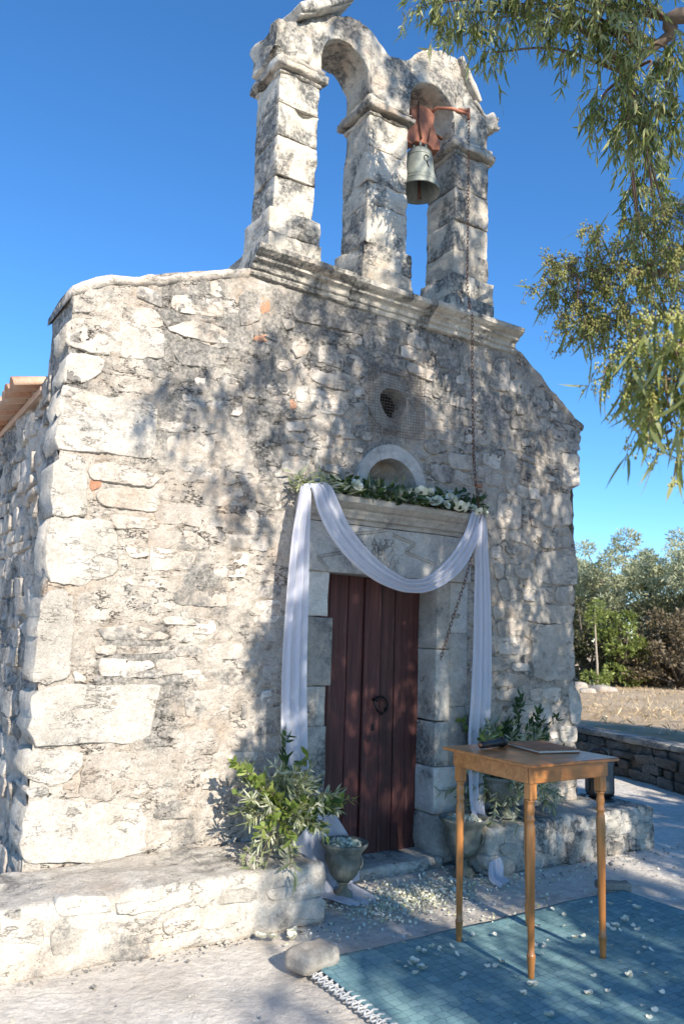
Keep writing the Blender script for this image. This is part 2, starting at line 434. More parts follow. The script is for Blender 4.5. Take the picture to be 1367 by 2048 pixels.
# ------------------------------------------------------------------ traced outlines (metres)
STONES = [
('S',0.016,[(-2.35,3.53),(-2.22,3.55),(-2.20,3.50),(-2.21,3.44),(-2.34,3.41)]),
('S',0.012,[(-2.20,3.52),(-2.15,3.56),(-2.13,3.52),(-2.13,3.45),(-2.19,3.45)]),
('Q',0.02,[(-2.36,3.37),(-2.05,3.43),(-1.78,3.44),(-1.75,3.34),(-1.78,3.25),(-1.96,3.21),(-2.08,3.20),(-2.21,3.19),(-2.36,3.20)]),
('S',0.014,[(-2.05,3.52),(-1.84,3.56),(-1.79,3.50),(-1.79,3.45),(-1.99,3.41),(-2.05,3.45)]),
('S',0.016,[(-1.75,3.68),(-1.53,3.72),(-1.39,3.71),(-1.39,3.61),(-1.51,3.60),(-1.74,3.58)]),
('S',0.016,[(-1.77,3.45),(-1.64,3.53),(-1.46,3.56),(-1.32,3.52),(-1.31,3.46),(-1.48,3.42),(-1.63,3.43)]),
('S',0.016,[(-1.73,3.34),(-1.62,3.42),(-1.45,3.41),(-1.34,3.38),(-1.36,3.29),(-1.50,3.25),(-1.66,3.24)]),
('Q',0.018,[(-2.35,3.16),(-2.22,3.18),(-2.14,3.17),(-2.13,3.09),(-2.22,3.00),(-2.36,2.98)]),
('S',0.012,[(-2.12,3.16),(-1.94,3.17),(-1.71,3.17),(-1.72,3.13),(-1.90,3.12),(-2.06,3.11)]),
('Q',0.03,[(-2.36,2.96),(-2.17,2.96),(-2.12,2.93),(-1.89,2.97),(-1.77,2.92),(-1.79,2.82),(-1.80,2.60),(-2.12,2.59),(-2.37,2.59)]),
('S',0.012,[(-1.77,2.84),(-1.60,2.88),(-1.39,2.89),(-1.37,2.84),(-1.59,2.80),(-1.78,2.79)]),
('S',0.02,[(-1.72,2.76),(-1.40,2.82),(-1.40,2.71),(-1.71,2.66)]),
('Q',0.018,[(-2.38,2.50),(-2.29,2.56),(-2.20,2.56),(-2.17,2.40),(-2.16,2.21),(-2.35,2.19),(-2.38,2.37)]),
('S',0.02,[(-2.17,2.52),(-2.03,2.55),(-1.80,2.52),(-1.74,2.50),(-1.79,2.43),(-1.94,2.43),(-2.16,2.43)]),
('S',0.02,[(-2.11,2.38),(-1.95,2.41),(-1.76,2.39),(-1.74,2.28),(-1.89,2.28),(-2.10,2.29)]),
('Q',0.032,[(-2.35,2.18),(-2.17,2.20),(-2.04,2.20),(-1.98,2.13),(-1.95,1.91),(-2.14,1.82),(-2.33,1.81),(-2.38,1.92),(-2.37,2.12)]),
('S',0.012,[(-2.03,2.24),(-1.83,2.24),(-1.72,2.23),(-1.74,2.18),(-2.00,2.16)]),
('S',0.012,[(-1.91,2.08),(-1.80,2.10),(-1.76,2.04),(-1.80,2.00),(-1.89,1.99),(-1.92,2.04)]),
('S',0.014,[(-1.93,1.87),(-1.72,1.90),(-1.61,1.85),(-1.64,1.83),(-1.87,1.83)]),
('S',0.01,[(-2.07,1.75),(-1.94,1.78),(-1.92,1.70),(-2.05,1.69)]),
('S',0.012,[(-1.87,1.75),(-1.70,1.76),(-1.68,1.67),(-1.84,1.66)]),
('B',0.014,[(-1.67,1.70),(-1.56,1.70),(-1.56,1.68),(-1.66,1.68)]),
('S',0.012,[(-1.61,1.82),(-1.26,1.83),(-1.24,1.73),(-1.58,1.73)]),
('B',0.006,[(-2.16,2.43),(-2.09,2.43),(-2.09,2.39),(-2.15,2.36)]),
('B',0.008,[(-2.13,1.79),(-2.10,1.80),(-2.09,1.75),(-2.12,1.74)]),
('Q',0.022,[(-2.39,1.73),(-2.30,1.79),(-2.19,1.77),(-2.18,1.62),(-2.18,1.29),(-2.32,1.26),(-2.40,1.29),(-2.45,1.38),(-2.46,1.53)]),
('Q',0.032,[(-2.37,1.22),(-2.32,1.26),(-1.65,1.26),(-1.66,1.16),(-1.68,1.01),(-1.74,0.92),(-2.09,0.94),(-2.30,0.93),(-2.36,0.96),(-2.37,1.10)]),
('Q',0.03,[(-2.36,0.91),(-2.19,0.91),(-2.07,0.89),(-2.06,0.83),(-2.15,0.73),(-2.23,0.72),(-2.37,0.77),(-2.40,0.83)]),
('Q',0.026,[(-2.36,0.72),(-2.24,0.72),(-2.24,0.67),(-2.34,0.67)]),
('S',0.03,[(-2.17,0.72),(-2.11,0.72),(-2.10,0.69),(-2.17,0.70)]),
('S',0.028,[(-2.15,0.68),(-2.06,0.67),(-2.06,0.65),(-2.15,0.65)]),
('Q',0.034,[(-2.34,0.65),(-2.27,0.66),(-2.11,0.63),(-1.99,0.61),(-1.70,0.59),(-1.68,0.43),(-1.67,0.32),(-1.87,0.28),(-2.14,0.31),(-2.35,0.35),(-2.37,0.51)]),
('S',0.018,[(-2.04,0.88),(-1.64,0.88),(-1.61,0.68),(-1.70,0.64),(-1.93,0.62),(-2.07,0.66),(-2.07,0.79)]),
('S',0.02,[(-1.79,0.65),(-1.72,0.63),(-1.73,0.62),(-1.79,0.63)]),
('S',0.02,[(-1.69,0.64),(-1.61,0.62),(-1.62,0.60),(-1.68,0.62)]),
('S',0.014,[(-1.65,0.58),(-1.39,0.59),(-1.32,0.47),(-1.64,0.49)]),
('S',0.014,[(-1.50,1.21),(-1.21,1.23),(-1.18,1.07),(-1.48,1.06)]),
('S',0.016,[(-1.37,0.76),(-1.26,0.77),(-1.23,0.63),(-1.36,0.64)]),
('S',0.014,[(-1.58,1.49),(-1.40,1.48),(-1.39,1.44),(-1.57,1.42)]),
('S',0.012,[(-1.51,1.34),(-1.33,1.35),(-1.32,1.27),(-1.51,1.28)]),
('S',0.014,[(-2.06,1.56),(-1.87,1.61),(-1.61,1.55),(-1.62,1.52),(-2.00,1.51)]),
('S',0.016,[(-2.16,1.34),(-2.08,1.30),(-2.09,1.27),(-2.15,1.28)]),
('S',0.012,[(-1.50,0.99),(-1.23,0.99),(-1.26,0.84),(-1.46,0.83),(-1.47,0.92)]),
('S',0.03,[(-1.29,3.78),(-1.23,3.85),(-1.13,3.85),(-1.12,3.68),(-1.19,3.61),(-1.27,3.60)]),
('S',0.014,[(-1.27,3.56),(-1.16,3.58),(-1.17,3.50),(-1.26,3.47)]),
('S',0.02,[(-0.89,3.54),(-0.79,3.64),(-0.73,3.56),(-0.75,3.50),(-0.84,3.47)]),
('S',0.022,[(-0.67,3.59),(-0.57,3.63),(-0.45,3.56),(-0.44,3.46),(-0.53,3.47),(-0.67,3.48)]),
('S',0.024,[(-0.73,3.43),(-0.59,3.41),(-0.42,3.41),(-0.38,3.36),(-0.41,3.30),(-0.55,3.31),(-0.72,3.33)]),
('S',0.016,[(-0.83,3.25),(-0.74,3.30),(-0.73,3.16),(-0.82,3.16)]),
('S',0.024,[(-0.73,3.27),(-0.60,3.28),(-0.41,3.25),(-0.38,3.20),(-0.44,3.13),(-0.60,3.11),(-0.71,3.16)]),
('S',0.018,[(-0.99,3.42),(-0.90,3.44),(-0.84,3.41),(-0.91,3.35),(-0.99,3.36)]),
('S',0.014,[(-0.83,3.42),(-0.78,3.44),(-0.74,3.34),(-0.79,3.30)]),
('B',0.012,[(-0.68,3.47),(-0.62,3.47),(-0.62,3.45),(-0.67,3.44)]),
('B',0.012,[(-0.59,3.46),(-0.54,3.46),(-0.54,3.43),(-0.59,3.43)]),
('B',0.012,[(-0.87,3.17),(-0.83,3.17),(-0.81,3.11),(-0.86,3.10)]),
('S',0.016,[(-0.89,3.00),(-0.75,3.03),(-0.71,2.97),(-0.89,2.93)]),
('S',0.024,[(-0.35,3.24),(-0.26,3.26),(-0.25,3.21),(-0.30,3.15),(-0.34,3.18)]),
('S',0.026,[(-0.45,3.00),(-0.36,3.01),(-0.31,2.97),(-0.44,2.96)]),
('S',0.026,[(-0.58,2.75),(-0.42,2.75),(-0.43,2.69),(-0.59,2.71)]),
('S',0.02,[(-0.33,2.91),(-0.24,2.92),(-0.26,2.88),(-0.32,2.88)]),
('S',0.014,[(-1.05,2.95),(-0.93,2.97),(-0.94,2.94),(-1.04,2.94)]),
('S',0.014,[(-1.09,2.66),(-0.88,2.71),(-0.87,2.59),(-1.08,2.57)]),
('S',0.016,[(-0.92,3.06),(-0.77,3.09),(-0.64,3.09),(-0.75,3.04),(-0.89,3.03)]),
('S',0.02,[(-0.34,3.34),(-0.28,3.35),(-0.29,3.29),(-0.34,3.29)]),
('S',0.012,[(-1.28,2.75),(-1.04,2.76),(-1.00,2.72),(-1.23,2.71)]),
('S',0.02,[(-1.09,3.62),(-1.05,3.62),(-1.06,3.59),(-1.09,3.59)]),
('S',0.024,[(-0.96,3.72),(-0.86,3.73),(-0.85,3.69),(-0.92,3.65)]),
('B',0.004,[(-1.13,3.83),(-1.06,3.84),(-1.05,3.76),(-1.12,3.71)]),
('B',0.006,[(-1.16,3.55),(-1.05,3.58),(-1.04,3.54),(-1.15,3.51)]),
('S',0.02,[(-0.90,3.83),(-0.61,3.87),(-0.25,3.85),(-0.26,3.77),(-0.61,3.75),(-0.87,3.74)]),
('S',0.045,[(1.03,3.88),(1.18,3.92),(1.19,3.62),(1.06,3.61),(0.96,3.63)]),
('S',0.022,[(0.84,3.61),(1.08,3.59),(1.08,3.48),(1.19,3.43),(1.18,3.25),(1.01,3.20),(0.92,3.32),(0.84,3.47)]),
('S',0.026,[(1.10,3.58),(1.24,3.59),(1.26,3.55),(1.22,3.44),(1.14,3.45),(1.11,3.50)]),
('S',0.03,[(1.27,3.54),(1.39,3.59),(1.42,3.54),(1.37,3.46),(1.27,3.45)]),
('S',0.026,[(0.41,3.18),(0.63,3.16),(0.61,3.08),(0.41,3.10)]),
('S',0.028,[(0.30,3.06),(0.39,3.09),(0.46,3.07),(0.45,2.98),(0.36,2.96),(0.30,3.01)]),
('S',0.02,[(0.54,3.01),(0.79,3.02),(0.79,2.90),(0.56,2.88)]),
('S',0.018,[(1.21,3.40),(1.49,3.39),(1.51,3.34),(1.21,3.32)]),
('S',0.02,[(1.30,3.13),(1.55,3.08),(1.51,3.05),(1.31,3.08)]),
('S',0.018,[(1.15,3.14),(1.27,3.10),(1.28,3.01),(1.15,3.00)]),
('S',0.022,[(0.24,2.96),(0.32,2.94),(0.33,2.91),(0.25,2.92)]),
('S',0.02,[(0.32,2.90),(0.39,2.84),(0.36,2.82),(0.32,2.83)]),
('S',0.014,[(0.93,2.88),(1.12,2.92),(1.11,2.81),(0.94,2.80)]),
('S',0.022,[(1.33,3.24),(1.42,3.27),(1.43,3.21),(1.34,3.18)]),
('S',0.018,[(1.55,2.99),(1.72,2.98),(1.72,2.93),(1.57,2.93)]),
('Q',0.02,[(1.53,2.79),(1.91,2.86),(1.95,2.72),(1.94,2.58),(1.58,2.53)]),
('S',0.014,[(1.07,2.75),(1.34,2.77),(1.32,2.48),(1.05,2.47)]),
('Q',0.016,[(1.68,3.45),(2.07,3.48),(2.05,3.24),(1.69,3.20)]),
('Q',0.02,[(1.82,3.20),(2.05,3.22),(2.04,2.92),(1.83,2.91)]),
('S',0.018,[(0.50,3.64),(0.63,3.65),(0.63,3.51),(0.50,3.49)]),
('B',0.014,[(0.82,2.81),(0.91,2.80),(0.89,2.77),(0.82,2.78)]),
('S',0.016,[(0.30,3.22),(0.40,3.20),(0.39,3.16),(0.31,3.16)]),
('S',0.016,[(0.40,3.37),(0.58,3.39),(0.58,3.29),(0.40,3.29)]),
('Q',0.03,[(1.45,1.71),(1.93,1.73),(1.93,1.54),(1.95,1.27),(1.47,1.26),(1.44,1.43)]),
('Q',0.018,[(1.33,1.87),(1.95,1.89),(1.95,1.73),(1.53,1.73),(1.33,1.75)]),
('S',0.016,[(1.35,2.00),(1.70,2.03),(1.69,1.90),(1.35,1.90)]),
('Q',0.02,[(1.73,2.03),(1.96,2.06),(1.96,1.90),(1.72,1.90)]),
('Q',0.022,[(1.51,2.30),(1.72,2.34),(2.00,2.30),(2.00,2.07),(1.73,2.05),(1.51,2.06)]),
('S',0.018,[(1.07,2.05),(1.19,2.06),(1.22,1.89),(1.11,1.88)]),
('S',0.018,[(1.25,2.16),(1.43,2.16),(1.46,2.11),(1.39,2.07),(1.28,2.09)]),
('S',0.016,[(1.06,1.60),(1.42,1.60),(1.41,1.47),(1.07,1.47)]),
('S',0.014,[(1.19,1.73),(1.42,1.75),(1.42,1.62),(1.20,1.62)]),
('S',0.012,[(1.06,1.73),(1.18,1.74),(1.18,1.62),(1.07,1.61)]),
('S',0.018,[(0.96,1.45),(1.19,1.45),(1.20,1.34),(0.96,1.34)]),
('S',0.018,[(1.22,1.40),(1.42,1.40),(1.42,1.34),(1.23,1.34)]),
('S',0.016,[(1.06,1.33),(1.37,1.31),(1.37,1.23),(1.06,1.22)]),
('S',0.016,[(1.41,1.20),(1.77,1.21),(1.78,1.09),(1.41,1.11)]),
('S',0.014,[(1.06,1.20),(1.33,1.21),(1.32,1.10),(1.06,1.12)]),
('Q',0.022,[(1.87,1.23),(2.00,1.17),(2.03,1.04),(1.99,0.89),(1.89,0.92)]),
('Q',0.02,[(1.76,0.90),(1.98,0.89),(1.97,0.76),(1.76,0.77)]),
('S',0.014,[(1.00,2.31),(1.11,2.33),(1.10,2.23),(1.00,2.22)]),
('S',0.018,[(1.15,2.34),(1.30,2.33),(1.29,2.27),(1.18,2.27)]),
('S',0.014,[(1.06,2.53),(1.33,2.55),(1.32,2.50),(1.07,2.47)]),
('S',0.016,[(1.57,2.46),(1.91,2.47),(1.93,2.37),(1.57,2.35)]),
('S',0.022,[(0.96,1.54),(1.05,1.54),(1.05,1.46),(0.96,1.46)]),
('S',0.014,[(1.01,1.84),(1.14,1.85),(1.14,1.76),(1.03,1.74)]),
('S',0.016,[(0.97,1.32),(1.04,1.32),(1.03,1.22),(0.98,1.22)]),
('S',0.014,[(1.07,1.08),(1.77,1.07),(1.76,0.92),(1.07,0.94)]),
('S',0.016,[(-1.46,2.46),(-1.14,2.51),(-1.14,2.40),(-1.44,2.35)]),
('S',0.016,[(-1.07,2.50),(-0.90,2.53),(-0.89,2.39),(-1.05,2.37)]),
('S',0.016,[(-1.37,2.19),(-0.97,2.21),(-0.97,2.11),(-1.23,2.11),(-1.36,2.13)]),
('S',0.014,[(-1.36,2.08),(-1.11,2.09),(-1.12,1.93),(-1.35,1.91)]),
('S',0.016,[(-1.08,1.78),(-0.86,1.80),(-0.86,1.65),(-1.07,1.64)]),
('S',0.014,[(-1.19,1.60),(-0.86,1.61),(-0.85,1.53),(-1.18,1.52)]),
('S',0.018,[(-0.97,1.42),(-0.87,1.43),(-0.86,1.24),(-0.98,1.24)]),
('S',0.014,[(-1.29,1.36),(-1.11,1.36),(-1.10,1.25),(-1.27,1.25)]),
('S',0.014,[(-1.37,1.50),(-1.11,1.51),(-1.12,1.41),(-1.35,1.41)]),
('S',0.018,[(-1.11,1.13),(-1.07,1.13),(-1.07,1.03),(-1.11,1.04)]),
('S',0.012,[(-1.05,1.88),(-0.87,1.89),(-0.87,1.80),(-1.04,1.80)]),
('S',0.014,[(-1.06,2.07),(-0.99,2.07),(-1.00,2.02),(-1.06,2.02)]),
]
BENCH_L = [
[(-2.31,0.34),(-2.06,0.31),(-2.04,0.23),(-2.30,0.25)],
[(-2.32,0.20),(-2.14,0.18),(-2.12,0.05),(-2.30,0.07)],
[(-1.78,0.16),(-1.57,0.16),(-1.57,0.08),(-1.77,0.08)],
[(-1.55,0.03),(-1.48,0.08),(-1.26,0.12),(-1.17,0.10),(-1.17,0.03),(-1.41,0.02)],
[(-1.21,0.22),(-0.84,0.21),(-0.83,0.15),(-1.19,0.16)],
[(-1.13,0.13),(-0.84,0.13),(-0.84,0.02),(-1.11,0.05)],
[(-2.53,0.14),(-2.47,0.13),(-2.46,0.07),(-2.53,0.08)],
[(-2.11,0.19),(-1.83,0.17),(-1.80,0.06),(-2.08,0.06)],
[(-2.02,0.27),(-1.73,0.27),(-1.71,0.20),(-2.00,0.21)],
[(-2.55,0.28),(-2.36,0.25),(-2.34,0.14),(-2.54,0.18)],
[(-1.67,0.26),(-1.27,0.24),(-1.27,0.17),(-1.66,0.19)],
]
BENCH_R = [
[(1.07,0.18),(1.43,0.21),(1.41,0.15),(1.10,0.14)],
[(1.45,0.21),(1.93,0.19),(1.93,0.11),(1.47,0.15)],
[(1.32,0.13),(1.51,0.11),(1.49,-0.03),(1.34,-0.03)],
[(1.01,0.09),(1.30,0.08),(1.28,-0.01),(1.03,-0.00)],
[(0.66,0.20),(0.86,0.20),(0.86,0.12),(0.68,0.14)],
[(0.51,0.14),(0.66,0.14),(0.84,0.07),(0.81,0.01),(0.69,-0.02),(0.52,0.07)],
[(1.53,0.09),(1.62,0.09),(1.62,-0.02),(1.52,-0.01)],
[(1.76,0.09),(1.97,0.08),(1.94,-0.02),(1.78,-0.01)],
[(2.10,0.20),(2.34,0.19),(2.33,0.11),(2.12,0.12)],
[(0.89,0.22),(1.03,0.22),(1.03,0.12),(0.89,0.13)],
[(2.01,0.09),(2.31,0.08),(2.31,0.00),(2.03,0.01)],
]
ZIGZAG = [[(-0.452,2.138),(-0.627,2.099),(-0.543,2.019)],
[(-0.058,2.333),(-0.348,2.279),(-0.250,2.198),(-0.293,2.180)],
[(-0.003,2.305),(0.199,2.256),(0.111,2.192),(0.386,2.123)]]
# ================================================================== SETTING
def ground_mat():
    t = NT('pale_ground'); t.set(Roughness=0.95); t.bsdf.inputs['Specular IOR Level'].default_value = 0.1
    n1 = t.noise(1.3, 8, 0.62); n2 = t.noise(14, 7, 0.7)
    c = t.ramp(n1, [(0.32, (0.54, 0.48, 0.41)), (0.5, (0.68, 0.62, 0.54)), (0.68, (0.76, 0.71, 0.64))])
    c = t.mix(t.rng(n2, 0.45, 0.62, 0, 0.4), c, (0.38, 0.35, 0.315))
    c = t.mix(t.rng(t.noise(90, 4, 0.7), 0.56, 0.7, 0, 0.5), c, (0.26, 0.23, 0.19))
    c = t.mix(t.rng(t.noise(3.2, 6, 0.65, t.map(loc=(4, 9, 0))), 0.56, 0.72, 0, 0.4), c, (0.56, 0.46, 0.35))
    # shallow cracks between worn slabs
    vec = t.map(scale=(1, 1, 0.01))
    mixv = t.n.new('ShaderNodeVectorMath'); mixv.operation = 'MULTIPLY_ADD'
    nn = t.n.new('ShaderNodeTexNoise'); nn.inputs['Scale'].default_value = 3.0; nn.inputs['Detail'].default_value = 5; t.L(t.co.outputs['Object'], nn.inputs['Vector'])
    t.L(nn.outputs['Color'], mixv.inputs[0]); mixv.inputs[1].default_value = (0.25, 0.25, 0); t.L(vec, mixv.inputs[2])
    e = t.voro(1.7, 'DISTANCE_TO_EDGE', mixv.outputs[0])
    crack = t.math('MULTIPLY', t.rng(e, 0.0, 0.018, 1.0, 0.0), t.rng(t.noise(2.0, 3), 0.45, 0.6))
    c = t.mix(t.math('MULTIPLY', crack, 0.12), c, (0.2, 0.17, 0.14))
    t.base(c)
    h = t.math('ADD', t.noise(18, 8, 0.7), t.math('MULTIPLY', crack, -0.08))
    t.bump(h, 0.9, 0.025)
    return t.m
M['ground'] = ground_mat()

def axis(lo, hi, inner_lo, inner_hi, step, far_n=14):
    a = np.arange(inner_lo, inner_hi + 1e-6, step)
    l = inner_lo - np.geomspace(step * 1.5, inner_lo - lo, far_n)[::-1] if inner_lo > lo else np.array([])
    r = inner_hi + np.geomspace(step * 1.5, hi - inner_hi, far_n)
    return np.concatenate([l, a, r])
gx = axis(-400, 400, -4.0, 6.0, 0.04); gy = axis(-400, 400, -5.0, 3.0, 0.04)
X, Y = np.meshgrid(gx, gy, indexing='ij')
P = np.stack([X.ravel(), Y.ravel(), np.zeros(X.size)], 1)
near = np.clip(1.2 - np.maximum(np.abs(P[:, 0] - 1) / 8, np.abs(P[:, 1] + 1) / 7), 0, 1)
P[:, 2] = (fbm(P, 0.8, 3, 3) * 0.010 + fbm(P, 7, 3, 5) * 0.004) * near - 0.008 * near
nI, nJ = X.shape
I, J = np.meshgrid(np.arange(nI - 1), np.arange(nJ - 1), indexing='ij')
b0 = (I * nJ + J).ravel()
def grid_faces(nI, nJ):
    I, J = np.meshgrid(np.arange(nI - 1), np.arange(nJ - 1), indexing='ij')
    b = (I * nJ + J).ravel()
    return np.stack([b, b + nJ, b + nJ + 1, b + 1], 1)
tag(obj('ground', mesh_np('ground', P, grid_faces(nI, nJ)), M['ground']), kind='structure')

# raised dry field on the right, behind the retaining wall
WALL = [(4.05, -1.6), (4.50, 0.55), (4.78, 1.3), (4.95, 2.4), (5.3, 4.6), (5.9, 8.0)]
def wall_x(y): return np.interp(y, [p[1] for p in WALL], [p[0] for p in WALL])
def field_mat():
    t = NT('dry_grass_field'); t.set(Roughness=1.0); t.bsdf.inputs['Specular IOR Level'].default_value = 0.05
    n = t.noise(0.9, 8, 0.7)
    c = t.ramp(n, [(0.3, (0.46, 0.315, 0.185)), (0.5, (0.66, 0.485, 0.31)), (0.7, (0.76, 0.60, 0.42))])
    c = t.mix(t.rng(t.noise(25, 6, 0.75), 0.42, 0.66, 0, 0.7), c, (0.50, 0.42, 0.29))
    c = t.mix(t.rng(t.noise(7, 5, 0.7, t.map(loc=(3, 1, 0))), 0.60, 0.72, 0, 0.4), c, (0.20, 0.15, 0.09))
    t.base(c); t.bump(t.noise(30, 6, 0.75), 1.0, 0.06); return t.m
M['field'] = field_mat()
ys = np.concatenate([np.arange(-3, 20, 0.25), np.geomspace(20, 380, 14)])
us = np.concatenate([[0], np.geomspace(0.12, 350, 60)])
V = []
for y in ys:
    x0 = float(wall_x(y)) + 0.02 if y <= 8 else 5.9 + 0.02 - (y - 8) * 0.0
    for u in us: V.append((x0 + 0.10 + u, y, 0.47))
V = np.array(V)
V[:, 2] += fbm(V, 0.35, 3, 9) * 0.06 * np.clip((V[:, 0] - 5.2) / 3, 0, 1) + fbm(V, 3.5, 2, 12) * 0.015
tag(obj('field_terrain', mesh_np('field_terrain', V, grid_faces(len(ys), len(us))[:, ::-1].copy()), M['field']), kind='structure')

# ================================================================== CHAPEL
chapel = thing('chapel', 'small weathered stone chapel with a twin arched bell gable and dark red door', 'chapel')

GABLE = [(-2.36, 3.56), (-2.10, 3.68), (-1.80, 3.81), (-1.26, 4.00), (-1.2, 4.0), (1.26, 4.0), (1.34, 3.98), (1.69, 3.74), (2.02, 3.46)]
def gable_top(x): return np.interp(x, [p[0] for p in GABLE], [p[1] for p in GABLE])
def right_edge(z): return np.interp(z, [0, 0.86, 0.9, 1.16, 1.25, 2.05, 2.1, 2.37, 2.54, 2.88, 2.93, 4.2], [1.97, 1.98, 2.02, 2.0, 1.95, 1.95, 2.02, 2.01, 1.94, 1.93, 2.03, 2.03])

def chaikin(P, k=1):
    P = np.array(P, float)
    for _ in range(k):
        Q = np.roll(P, -1, 0); P = np.stack([P * .9 + Q * .1, P * .1 + Q * .9], 1).reshape(-1, 2)
    return P
def resample(P, n):
    P = np.array(P, float); Q = np.vstack([P, P[:1]])
    d = np.r_[0, np.cumsum(np.linalg.norm(np.diff(Q, axis=0), axis=1))]
    t = np.linspace(0, d[-1], n, endpoint=False)
    return np.stack([np.interp(t, d, Q[:, 0]), np.interp(t, d, Q[:, 1])], 1)
def area2(P):
    x, y = P[:, 0], P[:, 1]; return 0.5 * np.sum(x * np.roll(y, -1) - y * np.roll(x, -1))

def stone_vf(poly, prot, seed, back=0.05, y0=0.0, detail=1.0, dome=0.06, jit=1.0):
    """a stone face set in a wall that faces -y: outline in (x,z), proud of the wall by prot"""
    P = np.array(poly, float)
    if area2(P) < 0: P = P[::-1]
    per = np.sum(np.linalg.norm(P - np.roll(P, 1, 0), axis=1))
    n = int(np.clip(per / 0.04 * detail, 10, 34))
    P = resample(chaikin(P, 1), n)
    rng = np.random.RandomState(seed)
    c = P.mean(0); size = math.sqrt(abs(area2(P)))
    P = P + (P - c) * (rng.uniform(-1, 1, (n, 1)) * 0.05 * jit) + rng.uniform(-1, 1, (n, 2)) * 0.004
    rad = np.linalg.norm(P - c, axis=1, keepdims=True)
    def inset(d): return c + (P - c) * np.clip(1 - d / rad, 0.05, 1)
    bv = min(0.007, size * 0.055)
    rings = [(P, back), (inset(0.0), -prot * 0.45), (inset(bv * 0.4), -prot * 0.85), (inset(bv), -prot), (inset(bv * 1.7), -prot)]
    q = c + (P - c) * 0.62; rings.append((q, -prot * (1 + dome * .5)))
    q = c + (P - c) * 0.28; rings.append((q, -prot * (1 + dome)))
    V = []; F = []
    tilt = rng.uniform(-1, 1, 2) * prot * 0.5 / max(size, .05)
    for k, (R, y) in enumerate(rings):
        yy = np.full(n, y + y0)
        if k >= 2:
            yy = yy - ((R - c) @ tilt) + fbm(np.c_[R, np.full(n, seed * .37)], 9, 3, seed) * (.0035 if size < .15 else .006)
        V.append(np.c_[R[:, 0], yy, R[:, 1]])
    V = np.vstack(V)
    for k in range(len(rings) - 1):
        for i in range(n):
            j = (i + 1) % n
            F.append((k * n + i, k * n + j, (k + 1) * n + j, (k + 1) * n + i))
    b = (len(rings) - 1) * n
    V = np.vstack([V, [[c[0], V[b:, 1].mean(), c[1]]]])
    for i in range(n): F.append((b + i, b + (i + 1) % n, len(V) - 1))
    return V, F

def in_poly(px, pz, poly):
    r = np.zeros(px.shape, bool); n = len(poly)
    for i in range(n):
        x1, z1 = poly[i]; x2, z2 = poly[(i + 1) % n]
        if z1 == z2: continue
        c = ((z1 > pz) != (z2 > pz)) & (px < (x2 - x1) * (pz - z1) / (z2 - z1) + x1)
        r ^= c
    return r

# ---- openings in the facade
DOOR = (-0.60, 0.52, 0.0, 2.06)
def opening(x, z, grow=0.0):
    d = (x > DOOR[0] - grow) & (x < DOOR[1] + grow) & (z < DOOR[3] + grow)
    o = (np.hypot(x, z - 3.305) < 0.17 + grow)
    n = (np.abs(x + 0.005) < 0.27 + grow) & (z > 2.5) & (z < 2.62 + grow + 0.30 * np.sqrt(np.clip(1 - ((x + .005) / .30) ** 2, 0, 1)))
    return d | o | n
def frame_zone(x, z):
    return ((x > -0.86) & (x < 0.84) & (z > 2.0) & (z < 2.56)) | ((x > -0.76) & (x < 0.80) & (z <= 2.0)) | \
           ((np.abs(x) < 0.34) & (z > 2.5) & (z < 2.99)) | (np.hypot(x, z - 3.305) < 0.2)

NX, NZ = 366, 340
fx = np.linspace(-2.34, 2.0, NX); fv = np.linspace(0, 1, NZ)
FX = np.repeat(fx, NZ); FZ = np.tile(fv, NX) * np.repeat(gable_top(fx), NZ)
FXs = np.where(FX > 1.7, 1.7 + (FX - 1.7) * (right_edge(FZ) - 0.015 - 1.7) / 0.30, FX)
FX = FXs
mask = np.zeros(FX.size)
stones = []   # (kind, prot, poly)
for k, pr, poly in STONES:
    stones.append((k, pr, poly))
    P = np.array(poly); lo = P.min(0); hi = P.max(0)
    s = (FX >= lo[0]) & (FX <= hi[0]) & (FZ >= lo[1]) & (FZ <= hi[1])
    idx = np.where(s)[0]
    mask[idx[in_poly(FX[idx], FZ[idx], poly)]] = 1
